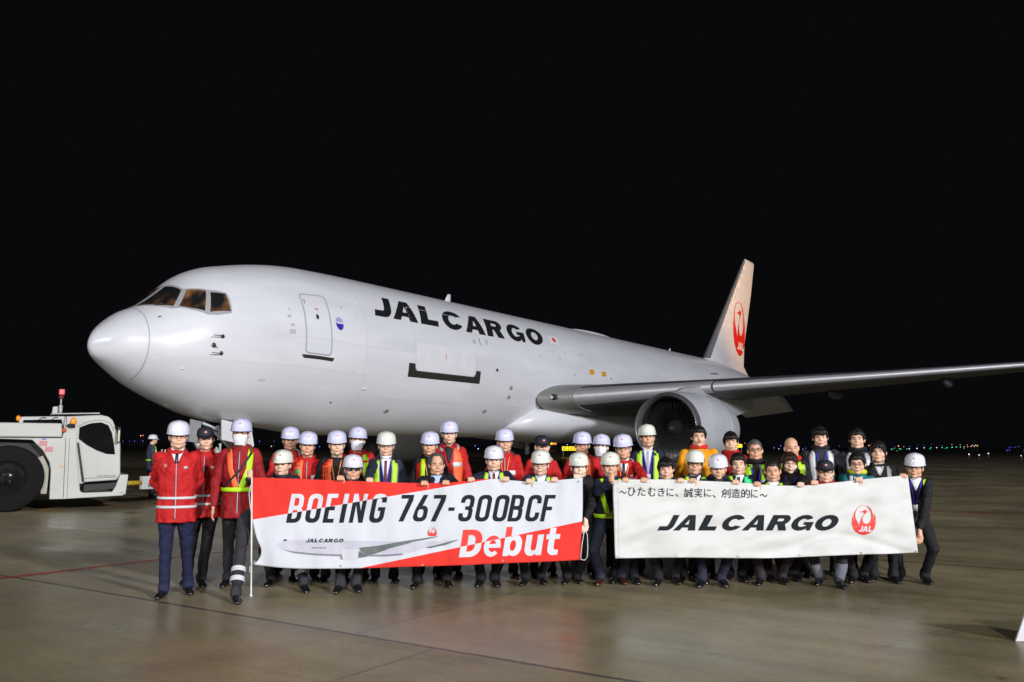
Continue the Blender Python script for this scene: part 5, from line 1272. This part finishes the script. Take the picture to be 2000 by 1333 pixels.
printed(b1, r1, 'printed_nozzle', fill([PK([(648, 462), (700, 484), (698, 494), (648, 500)])]), PWG, .0075)
printed(b1, r1, 'printed_window', fill([PK([(214, 402), (222, 394), (236, 394), (234, 404)])]), INK, .007)
printed(b1, r1, 'printed_title', norm2d(word('JALCARGO', TITLE, .37), (597, 1052.5, 671, 1060)), INK, .007)
printed(b1, r1, 'printed_door_bar', fill([PK([(378, 436), (384, 436), (386, 440), (454, 440), (454, 436), (460, 436), (460, 446), (378, 446)])]), PS, .007)
cf = norm2d(crane(), (835, 1029.5, 853.5, 1050))
printed(b1, r1, 'printed_emblem', cf, INKR, .006, clip=[((800, 1047.5), (0, 1))])
grommets(b1, r1, [(664, 939), (497, 1098), (665, 1106), (825, 1104), (981, 1096), (1134, 1092), (1130, 941)])
# pole and cord at the left end
g = G(); bp0 = b1.P(493, 933)-r1.location
pt_, pb_ = at(492, 932, 8.99), gnd(490.5, 1166)
g = G(); g.tube([pt_, pb_], .009, n=10); g.ell(pb_+Vector((0, 0, .012)), (.016, .016, .014)); po = g.build('banner_pole', mat('pole_white', (.70, .70, .70), .4), None, ang=60)
tag(po, 'slim white pole standing at the left end of the red and white banner', 'pole')
g = G(); g.tube([b1.P(*p)+Vector((0, -.012, 0)) for p in ((490, 948), (487, 965), (489, 985), (491, 1000))]+[], .004, n=6); g.build('cord', mat('white_cord', (.72, .72, .72), .7), r1).location = -r1.location
g = G(); g.tube([b1.P(*p)+Vector((0, -.012, 0)) for p in ((494, 1100), (489, 1108), (488, 1116), (491, 1120))], .005, n=6); g.build('cord', MATS['white_cord'], r1).location = -r1.location
g = G(); g.tube([at(*p, 9.20) for p in ((1141, 1038), (1137, 1062), (1134, 1090), (1137, 1094), (1143, 1094), (1147, 1088), (1148, 1070), (1147, 1045), (1143, 1036))], .004, n=6, cyc=True); g.build('cord', MATS['white_cord'], r1).location = -r1.location
# ---- second banner
b2 = Banner(lambda x: 9.26+(x-1197)/593*.16, [(1197, 938), (1314, 937), (1380, 940), (1438, 942.5), (1500, 947.5), (1562, 949), (1620, 944), (1674, 938), (1725, 933), (1773, 928.5)],
            [(1201.5, 1091), (1260, 1090), (1320, 1089.5), (1441, 1090.5), (1500, 1090.5), (1562, 1088.5), (1620, 1086), (1683, 1083.5), (1740, 1082), (1793, 1080)],
            [(938, 1197), (1010, 1199), (1091, 1201.5)], [(928, 1773), (980, 1780), (1080, 1793)], f2)
r2 = banner_obj(b2, 'white banner with black cargo lettering and red crane emblem, right of the red banner', [], [BW2])
b2.fold0 = b2.fold
printed(b2, r2, 'printed_letters', norm2d(word('JALCARGO', [(0, .9), (.98, 1.42), (2.57, 1.08), (3.90, 1.35), (5.34, 1.4), (6.86, 1.31), (8.30, 1.36), (9.80, 1.4)], .52), (1284, 1006, 1638, 1037)), INK)
printed(b2, r2, 'printed_emblem', norm2d(crane(), (1663.5, 987.5, 1711.5, 1045.5)), INKR)
printed(b2, r2, 'emblem_lettering', norm2d(word('JAL', [(0, 1.0), (1.02, 1.35), (2.5, 1.0)], .28), (1677, 1028, 1703, 1039)), INKW, .008)
jp = [('～', 1210, 1224, 959, 965), ('ひ', 1226, 1242, 952, 969), ('た', 1245, 1261, 952, 969), ('む', 1266, 1281, 952, 970), ('き', 1285, 1299, 953, 970), ('に', 1302, 1316, 954, 970), ('、', 1319, 1325, 965, 971),
      ('誠', 1336, 1354, 954, 972), ('実', 1356, 1372, 954, 972), ('に', 1375, 1389, 955, 971), ('、', 1392, 1398, 967, 973), ('創', 1409, 1427, 955, 973), ('造', 1429, 1446, 955, 973), ('的', 1448, 1465, 955, 973), ('に', 1467, 1480, 956, 973), ('～', 1484, 1499, 965, 971)]
for ch, x0, x1, y0, y1 in jp:
    vf = text2d(ch, .008)
    if vf[0]: printed(b2, r2, 'printed_character', norm2d(vf, (x0, y0, x1, y1)), INK)
grommets(b2, r2, [(1204, 1087), (1320, 1086), (1441, 1087), (1562, 1085), (1682, 1080.5), (1790, 1077), (1440, 943), (1673, 939)])
for p, q in (((1207, 940), (1209, 1090)), ):
    g = G(); g.tube([b2.P(p[0]+(q[0]-p[0])*k/12, p[1]+(q[1]-p[1])*k/12, .003) for k in range(13)], .0012, n=5); g.build('hem_seam', mat('hem_grey', (.45, .45, .43), .7), r2).location = -r2.location  # thin grey line down the left hem of the second banner
# cord / second pole held between the two banners
g = G(); g.tube([at(1196.5, 938, 9.27), at(1198, 1012, 9.27)], .009, n=8); g.build('end_stick', mat('pole_dark', (.02, .02, .02), .5), r2).location = -r2.location
# ================================================================== TOW TRACTOR
ph = math.radians(30); TO = gnd(20, 1001)
tug = thing('tow_tractor', 'white aircraft tow tractor at the left edge with orange beacon and big black wheel', 'vehicle', tuple(TO), ph)
def TP(u, w, z): return Vector((u, w, z))            # u forward, w across (0 = near side, 2.5 = far side)
TW = mat('tug_white', (.53, .54, .51), .4, coat=.2, nz=(1.5, .07)); TD = mat('tug_dark', (.015, .015, .016), .6); TG = mat('tug_glass', (.006, .007, .008), .06, coat=1, nz=None); TGR = mat('tug_seam', (.05, .05, .05), .6, nz=None)
def prism(name, poly, w0, w1, m, par=tug, bevel=.02, sm=False):
    g = G(); g.prism(poly, lambda a, b: TP(a, w0, b), lambda a, b: TP(a, w1, b)); return g.build(name, m, par, sm=False, bevel=bevel)
body = prism('chassis', [(-3.6, 1.72), (-3.6, .5), (-1.0, .5), (-.95, .9), (-.75, 1.35), (-.35, 1.68), (-.31, 1.69), (.34, 1.67), (.58, 1.42), (.73, 1.14), (.77, .95), (.78, .27), (1.08, .27), (1.09, .27), (2.38, .32), (2.42, .42), (1.48, .41), (1.42, .46), (1.28, 1.60), (1.28, 1.9), (1.0, 1.98), (.96, 1.72)], .0, .32, TW)
prism('chassis_core', [(-3.6, 1.60), (-3.6, .45), (1.3, .45), (2.3, .50), (2.3, .72), (1.3, .75), (1.25, 1.7)], .34, 2.16, TD)
prism('side_panel', [(-3.6, 1.72), (-3.6, .5), (-1.0, .5), (-.35, 1.68), (.34, 1.67), (.77, .95), (.78, .27), (2.38, .32), (2.42, .42), (1.48, .41), (1.28, 1.60), (.96, 1.72)], 2.18, 2.5, TW)
prism('deck_beam', [(-3.6, 2.08), (.94, 2.07), (.96, 1.74), (-3.6, 1.73)], -.06, 2.56, TW, bevel=.03)
cab = prism('cab', [(1.06, .62), (1.0, 1.72), (.98, 1.98), (1.0, 2.24), (1.78, 2.29), (1.95, 2.25), (2.05, 2.16), (2.13, 1.96), (2.25, 1.6), (2.29, .85), (2.21, .70), (1.5, .66), (1.47, .62)], .03, 1.35, TW, bevel=.035)
prism('rear_cab', [(-.02, 1.9), (.07, 2.22), (1.02, 2.25), (1.02, 1.75), (-.02, 1.75)], .14, 1.30, TW, bevel=.03)
prism('rear_window', [(.10, 1.95), (.13, 2.14), (.93, 2.17), (.98, 1.95)], .105, .142, TG, bevel=0)
prism('side_window', [(1.32, 1.70), (1.32, 1.98), (1.55, 2.08), (1.79, 2.11), (1.95, 2.04), (2.04, 1.86), (2.10, 1.6), (2.14, 1.33), (1.95, 1.34), (1.72, 1.43), (1.5, 1.56)], .008, .04, TG, bevel=0)
prism('side_window', [(1.32, 1.70), (1.32, 1.98), (1.79, 2.11), (1.95, 2.04), (2.14, 1.33), (1.72, 1.43)], 1.34, 1.37, TG, bevel=0)
g = G(); g.add([TP(2.10, .15, 2.1), TP(2.10, 1.25, 2.1), TP(2.31, 1.25, 1.35), TP(2.31, .15, 1.35)], [(0, 1, 2, 3)]); o = g.build('windscreen', TG, tug, sm=False); sd = o.modifiers.new('t', 'SOLIDIFY'); sd.thickness = .01
def line_on(name, pts, w=.0, r=.006, m=TGR):
    g = G(); g.tube([TP(a, w, b) for a, b in pts], r, n=5); return g.build(name, m, tug)
line_on('door_seam', [(1.28, 2.0), (1.50, 2.12), (1.80, 2.17), (2.0, 2.09), (2.09, 1.9)], .028)
line_on('door_seam', [(1.47, .75), (2.20, .77)], .028)
line_on('door_seam', [(1.04, 1.72), (1.07, .30)], -.002)
line_on('door_seam', [(1.12, 1.72), (1.15, .30)], -.002, .004)
prism('door_recess', [(1.29, 1.60), (1.33, 1.62), (1.36, 1.45), (1.50, .68), (1.45, .66)], -.004, .04, TD, bevel=0)
prism('step_well', [(1.50, .60), (2.22, .64), (2.24, .50), (1.50, .44)], .04, .9, TD, bevel=0)
prism('front_bumper', [(2.28, .83), (2.47, .83), (2.43, .34), (2.12, .40), (2.20, .55)], .0, 2.5, TW, bevel=.015)
prism('roof_plate', [(.70, 2.31), (1.75, 2.35), (1.75, 2.32), (.70, 2.285)], .1, 1.3, GP, bevel=0)
prism('roof_box', [(.72, 2.31), (.73, 2.48), (.84, 2.49), (.84, 2.31)], .3, .6, TW)
g = G(); g.tube([TP(.90, .4, 2.3), TP(.90, .4, 2.52)], .045); g.tube([TP(.90, .4, 2.5), TP(.90, .4, 2.68)], .018); g.build('beacon_mast', TW, tug)
g = G(); g.loft([[TP(.90+r*math.cos(a), .4+r*math.sin(a), z) for a in [2*PI*k/16 for k in range(16)]] for r, z in ((.055, 2.68), (.058, 2.70), (.058, 2.78))]); g.build('beacon_base', mat('beacon_dark_red', (.12, .02, .02), .4), tug)
g = G(); g.loft([[TP(.905+r*math.cos(a), .4+r*math.sin(a), z) for a in [2*PI*k/16 for k in range(16)]] for r, z in ((.058, 2.78), (.062, 2.80), (.062, 2.90), (.055, 2.91))]); g.build('beacon_lens', mat('beacon_pink', (.85, .18, .18), .4, emit=.35, ecol=(1, .15, .15), nz=None), tug)
OL = mat('amber_lens', (.90, .28, .01), .3, emit=.25, ecol=(1, .35, .02), nz=None)
g = G(); g.loft([[TP(1.18+r*math.cos(a), -.06+r*math.sin(a), z) for a in [2*PI*k/16 for k in range(16)]] for r, z in ((.055, 2.06), (.06, 2.08), (.058, 2.15), (.035, 2.21), (.004, 2.22))]); g.build('amber_beacon', OL, tug)
g = G(); g.ell(TP(1.13, -.06, 2.02), (.09, .05, .05)); g.tube([TP(1.18, -.06, 2.07), TP(1.2, -.02, 1.98)], .03); g.build('work_lamp', TD, tug)
g = G(); g.ell(TP(.02, .9, 2.20), (.05, .05, .07)); g.build('amber_beacon', OL, tug)
g = G(); g.ell(TP(.99, -.02, 1.90), (.055, .03, .055)); g.build('marker_lamp', mat('red_lens', (.55, .06, .03), .3, nz=None), tug)
g = G(); g.loft([[TP(.99+r*math.cos(a), y, 1.04+r*math.sin(a)) for a in [2*PI*k/14 for k in range(14)]] for r, y in ((.024, 0), (.024, -.012), (.018, -.018))]); g.build('side_reflector', OL, tug)
g = G(); g.box(TP(2.19, -.10, 1.80), (.03, .07, .19)); g.tube([TP(2.10, .02, 1.98), TP(2.2, -.10, 1.99)], .02); g.build('mirror', TD, tug, sm=False, bevel=.01)
g = G(); g.box(TP(2.185, -.178, 1.78), (.022, .006, .14)); g.build('mirror_edge', mat('pale_edge', (.62, .58, .42), .5), tug, sm=False)
for a, b in (((.60, 2.20), (.45, 2.155)), ((.85, 2.21), (.72, 2.165))):
    g = G(); g.tube([TP(a[0], .09, a[1]), TP((a[0]+b[0])/2, .07, a[1]+.01), TP(b[0], .09, b[1])], .008, n=5); g.build('wiper', TD, tug)
g = G(); g.tube([TP(1.0, .02, 2.28), TP(1.04, .01, 2.15), TP(1.02, .02, 2.0)], .006, n=5); g.build('cable', TD, tug)
STK = mat('sticker_pink', (.62, .25, .28), .5, nz=(90, .35)); 
for x, z in ((.57, 1.59), (.70, 1.45)): prism('sticker', [(x-.085, z-.06), (x+.085, z-.06), (x+.085, z+.06), (x-.085, z+.06)], -.004, .002, STK, bevel=0)
prism('sticker', [(.53, 1.68), (.63, 1.68), (.63, 1.705), (.53, 1.705)], -.004, .002, mat('sticker_blue', (.05, .06, .5), .5, nz=None), bevel=0)
prism('sticker', [(1.08, 1.75), (1.24, 1.75), (1.24, 1.785), (1.08, 1.785)], .022, .028, STK, bevel=0)
mapped(norm2d(text2d('CHALLENGER 700', .01), (1.77, -.82, 2.18, -.79)), lambda x, y: TP(x, .024, -y), None, 'model_lettering', TGR, tug)
def tug_wheel(u, w, sgn):
    R_ = .77
    def rev(pr, nm, m, par):
        g = G(); n = 48; g.loft([[TP(u+r*math.sin(2*PI*j/n), w+t*sgn, R_+r*math.cos(2*PI*j/n)) for j in range(n)] for t, r in pr]); return g.build(nm, m, par, ang=35)
    wh = rev([(.5, .3), (.5, .7), (.42, .76), (.06, .77), (.0, .74), (-.03, .62), (-.02, .42), (.03, .37)], 'wheel', mat('tug_tyre', (.008, .008, .009), .85, nz=(9, .3), bump=(30, .4, .02), spec=.2), tug)
    rev([(.03, .37), (.01, .355), (.05, .33), (.12, .31), (.13, .2), (.05, .18), (.03, .14), (.03, .01)], 'rim', mat('rim_black', (.02, .02, .022), .25, coat=.4), wh)
    for k in range(10):
        g = G(); a = 2*PI*k/10; g.ell(TP(u+.24*math.sin(a), w+.115*sgn, R_+.24*math.cos(a)), (.016, .016, .016), n=6, k=4); g.build('wheel_nut', TD, wh)
tug_wheel(-.12, .03, 1); tug_wheel(-.12, 2.47, -1); tug_wheel(-2.9, .03, 1); tug_wheel(-2.9, 2.47, -1)
prism('mudguard_liner', [(.36, 1.2), (.50, 1.0), (.60, .4), (.72, .4), (.74, 1.0), (.6, 1.3)], .20, .33, mat('liner_cream', (.42, .41, .33), .6), bevel=0)
# tow bar -----------------------------------------------------------------
A0 = TO+Matrix.Rotation(ph, 3, 'Z') @ Vector((2.55, 1.0, .58)); A1 = PM @ Vector((4.9, 0, .52))
tb = thing('tow_bar', 'white tow bar with stencilled text and yellow head reaching to the nose wheel', 'tow bar', (A0.x, A0.y, 0), 0)
q = Vector((A0.x, A0.y, 0)); dv = (A1-A0); dvn = dv.normalized(); 
TBW = mat('towbar_white', (.60, .62, .62), .45, nz=(2, .08)); TBY = mat('towbar_yellow', (.62, .42, .02), .5, nz=(20, .4))
g = G(); g.tube([A0-q, A0+dvn*.45-q], .06); g.build('tow_head', TBY, tb)
g = G(); side = Vector((-dvn.y, dvn.x, 0)).normalized(); up = Vector((0, 0, 1))
mid = A0+dvn*1.55-q; bx_ = Matrix((dvn, side, up)).transposed()
g.box(mid, (1.1, .06, .17), bx_); bo = g.build('bar_box', TBW, tb, sm=False, bevel=.01)
def onbar(x, y): return A0+dvn*x-side*.066+up*(.0-y)-q
mapped(norm2d(text2d('TB-CARGO', .03), (1.02, -.13, 1.75, -.02)), onbar, None, 'stencil_lettering', INK, tb)
mapped(norm2d(text2d('SUPPORTABLE', .02), (.62, .04, 1.75, .12)), onbar, None, 'stencil_lettering', INK, tb)
g = G(); g.tube([A0+dvn*2.6-q, A1-dvn*.2-q], .06); g.build('bar_tube', TBW, tb)
g = G(); c = A0+dvn*1.15-q
for s_ in (-.10, .10): g.tube([c+dvn*s_+up*.1, c+dvn*s_*.55+up*.88], .02, n=6)
g.tube([c-dvn*.18+up*.52, c+dvn*.18+up*.52], .02, n=6); g.tube([c-dvn*.12+up*.28, c+dvn*.12+up*.28], .016, n=6); g.build('lever_frame', TBW, tb)
g = G()
for s_ in (.75, 1.9):
    pass
for sg in (-1, 1):
    for k in (0,):
        g = G(); cc = A0+dvn*2.2+side*sg*.3-q; cc.z = .16
        n = 20; g.loft([[cc+side*t+dvn*(r*math.sin(2*PI*j/n))+up*(r*math.cos(2*PI*j/n)) for j in range(n)] for t, r in ((-.05, .1), (-.05, .15), (.05, .15), (.05, .1))]); g.build('wheel', RUB, tb, ang=40)
g = G(); g.tube([A0+dvn*2.2+side*.35-q+up*(.16-A0.z), A0+dvn*2.2-q, A0+dvn*2.2-side*.35-q+up*(.16-A0.z)], .025); g.build('axle', TBW, tb)
g = G(); g.box(A0+dvn*.85-q+up*.20, (.10, .05, .06), bx_); g.build('reflector_box', M['red'], tb, sm=False)
# coupling at the nose gear : white cylinders with a red ring
cpl = thing('tow_coupling', 'white and red rounded coupling fitting under the aircraft nose', 'coupling', tuple(PM @ Vector((4.0, .1, 0))), 0)
cq = Vector(cpl.location); 
def cpt(px, py, dd): return at(px, py, dd)-cq
dn = 24.6
g = G(); g.tube([cpt(408, 893, dn), cpt(418, 888, dn)], [.13, .14]); g.build('housing', TBW, cpl)
g = G(); g.tube([cpt(418, 888, dn-.01), cpt(423, 885, dn-.01)], .145); g.build('red_ring', M['red'], cpl)
g = G(); g.tube([cpt(422, 886, dn), cpt(429, 881, dn)], [.13, .12]); g.ell(cpt(419, 893, dn-.2), (.075, .07, .075)); g.ell(cpt(430, 869, dn), (.045, .045, .045)); g.tube([cpt(430, 869, dn), cpt(430, 885, dn)], .03); g.ell(cpt(423, 876, dn), (.04, .04, .04)); g.tube([cpt(412, 905, dn), cpt(424, 930, dn+.1)], .05); g.tube([cpt(420, 893, dn), cpt(422, 925, dn)], .05); g.build('knob', mat('steel_knob', (.5, .5, .5), .4, nz=(9, .3)), cpl)
g = G(); zz = cpt(412, 905, dn); g.tube([Vector((zz.x, zz.y, .9)), Vector((zz.x, zz.y, -0.0-cq.z+.02))], .04); g.build('prop_leg', STL, cpl)
# ================================================================== SIGNS AND LIGHTS FAR AWAY
SY = mat('sign_lit_yellow', (.85, .62, .01), .5, emit=1.25, ecol=(1, .80, .0), nz=None); SK = mat('sign_black', (.01, .01, .01), .5, nz=None); SRr = mat('sign_lit_red', (.9, .2, .05), .5, emit=1.2, ecol=(1, .25, .12), nz=None)
def sign(name, label, x0, y0, x1, y1, d, panels, txt, m=SY):
    a = at(x0, y1, d); b = at(x1, y0, d); c = Vector(((a.x+b.x)/2, d, 0)); root = thing(name, label, 'sign', tuple(c))
    for p0, p1 in panels:
        u0 = at(p0, y1, d)-c; u1 = at(p1, y0, d)-c
        g = G(); g.box(((u0.x+u1.x)/2, 0, (u0.z+u1.z)/2), (abs(u1.x-u0.x)/2, .12, abs(u1.z-u0.z)/2)); g.build('sign_panel', m, root, sm=False)
    g = G()
    for u in (x0+2, x1-2): 
        p = at(u, y1, d)-c; g.cap((p.x, 0, .02), (p.x, 0, max(.05, p.z)), .04); g.build('post', STL, root); g = G()
    for t, bx in txt:
        mapped(norm2d(text2d(t, .03), bx), lambda x, y: at(x, y, d-.14)-c, None, 'sign_text', SK, root)
sign('taxiway_sign', 'small lit yellow taxiway sign under the aircraft belly, left of a helmet', 1098, 872.5, 1128, 880.5, 120, [(1098, 1110), (1111.5, 1119), (1120, 1127)], [('C8', (1112.5, 874, 1118, 879.2)), ('L', (1121.2, 873.5, 1124.2, 879.2)), ('E2', (1100, 874, 1107, 879.2))])
sign('taxiway_sign', 'small lit yellow taxiway sign right of the engine cowling', 1440, 868, 1450, 874.5, 120, [(1440, 1449)], [])
sign('distant_signboard', 'tiny lit orange red signboard far behind, beside the black cap', 1075, 864.5, 1087, 869, 300, [(1075, 1079)], [], SY)
sign('distant_signboard', 'tiny lit pink red signboard far away beside the yellow light', 1079.2, 864.3, 1087, 868.8, 299, [(1079.2, 1087)], [], SRr)
LC = {'b': ('blue', (.12, .12, 1.0)), 'g': ('green', (.05, .85, .55)), 'o': ('orange', (1.0, .26, .04)), 'w': ('white', (.62, .70, 1.0)), 'r': ('red', (1., .12, .12)), 'y': ('amber', (1., .6, .2))}
LM = {k: mat('lamp_'+v[0], v[1], .4, emit=2.3, ecol=v[1], nz=None) for k, v in LC.items()}
Z2 = lambda x, y: (1700+x/6.667, 840+y/6.667)
pts = [('g', *Z2(278, 252), 1.3), ('g', *Z2(308, 240), .9), ('g', *Z2(346, 272), .7), ('g', *Z2(376, 245), 1.), ('g', *Z2(396, 250), 1.1), ('o', *Z2(365, 210), 1.7), ('b', *Z2(322, 218), .6), ('w', *Z2(435, 218), .7), ('g', *Z2(476, 250), .9), ('w', *Z2(506, 245), 1.3), ('b', *Z2(514, 216), .6), ('w', *Z2(607, 242), 1.4), ('b', *Z2(618, 196), .5), ('w', *Z2(700, 234), 1.2), ('b', *Z2(698, 210), .6), ('g', *Z2(774, 246), .9), ('g', *Z2(785, 231), .9), ('b', *Z2(796, 186), .5), ('w', *Z2(864, 232), 1.2), ('g', *Z2(935, 231), 1.2), ('g', *Z2(978, 245), .8), ('g', *Z2(1000, 230), 1.1), ('g', *Z2(1064, 228), 1.4), ('o', *Z2(1060, 192), .9), ('g', *Z2(1119, 224), 1.1), ('g', *Z2(1172, 222), 1.1), ('w', *Z2(1171, 193), .7), ('r', *Z2(1220, 221), 1.3), ('g', *Z2(1217, 243), .7), ('o', *Z2(1260, 197), .9), ('g', *Z2(1266, 221), 1.), ('o', *Z2(1310, 215), 1.4), ('w', *Z2(1330, 199), .8), ('w', *Z2(1352, 213), 1.), ('y', *Z2(1376, 202), 1.), ('y', *Z2(1395, 208), 1.),
       ('w', *Z2(1283, 319), 1.7), ('w', *Z2(1416, 327), 1.5), ('w', *Z2(1536, 307), 1.6), ('b', *Z2(1777, 267), 1.1), ('b', *Z2(1811, 264), 1.), ('b', *Z2(1806, 232), .7), ('b', *Z2(1838, 229), .8), ('b', *Z2(1882, 225), .8), ('b', *Z2(1918, 222), .7), ('b', *Z2(1945, 219), .6), ('w', *Z2(1963, 337), 1.3), ('b', *Z2(1998, 268), .8),
       ('b', 1512, 875, 1.3), ('b', 1525, 871, 1.2), ('w', 1521, 877, 1.1), ('b', 1561, 873, .9), ('b', 1574, 876, 1.), ('w', 1568, 878, .8), ('o', 1455, 866, 1.), ('b', 1640, 872, .8), ('o', 1697, 870.5, 1.6),
       ('b', 507, 862.5, 1.3), ('w', 530, 872, 1.2), ('b', 535, 862, .8), ('b', 624, 873, 1.2), ('b', 366, 862, 1.2), ('b', 377, 862, 1.2), ('b', 928, 871, 1.5), ('w', 934, 877, 1.5), ('b', 970, 869, 1.1), ('w', 1096, 864, 1.1), ('b', 1117, 866, .9), ('w', 1108, 869, 1.), ('b', 1075, 873, .8),
       ('y', 275, 851.5, 1.3), ('r', 279.5, 851, 1.3), ('b', 263, 862, 1.), ('b', 279, 861.8, 1.1), ('b', 253, 862, .6), ('b', 240, 862, .8), ('b', 222, 867, .6), ('y', 1905, 870, .7), ('g', 1590, 872, .8), ('b', 1840, 870.5, .6)]
for c, x, y, r in pts:
    d = min(420., EYE*FPX/max(1., (y-871.7))*.86) if y > 874 else 420.
    p = at(x, y, d); rr_ = r*.5*d/FPX*1.3
    g = G(); g.cap((0, 0, .0), (0, 0, max(.05, p.z-rr_)), .03 if p.z < 2 else .06, n=6, k=1); g.cur = 1; g.ell((0, 0, p.z), (rr_, rr_, rr_), n=10, k=6)
    o = g.build('airfield_light', [STL, LM[c]]); o.location = (p.x, d, 0)
    nm = LC[c][0]; tag(o, 'tiny %s point light far off across the dark airfield' % nm, 'light', '%s airfield lights in the distance' % nm)
# white board at the right edge of the foreground
bd = G(); A = gnd(1984, 1254); bd.prism([(0, 0), (.60, 0), (.60, .27), (.135, .27)], lambda a, b: Vector((a, .0+b*.12, b)), lambda a, b: Vector((a, .02+b*.12, b)))
o = bd.build('floor_sign', mat('board_white', (.55, .56, .60), .5), sm=False, bevel=.004); o.location = (A.x, A.y, .002); tag(o, 'white slanted board standing on the apron, cut by the right edge of the photo', 'board')
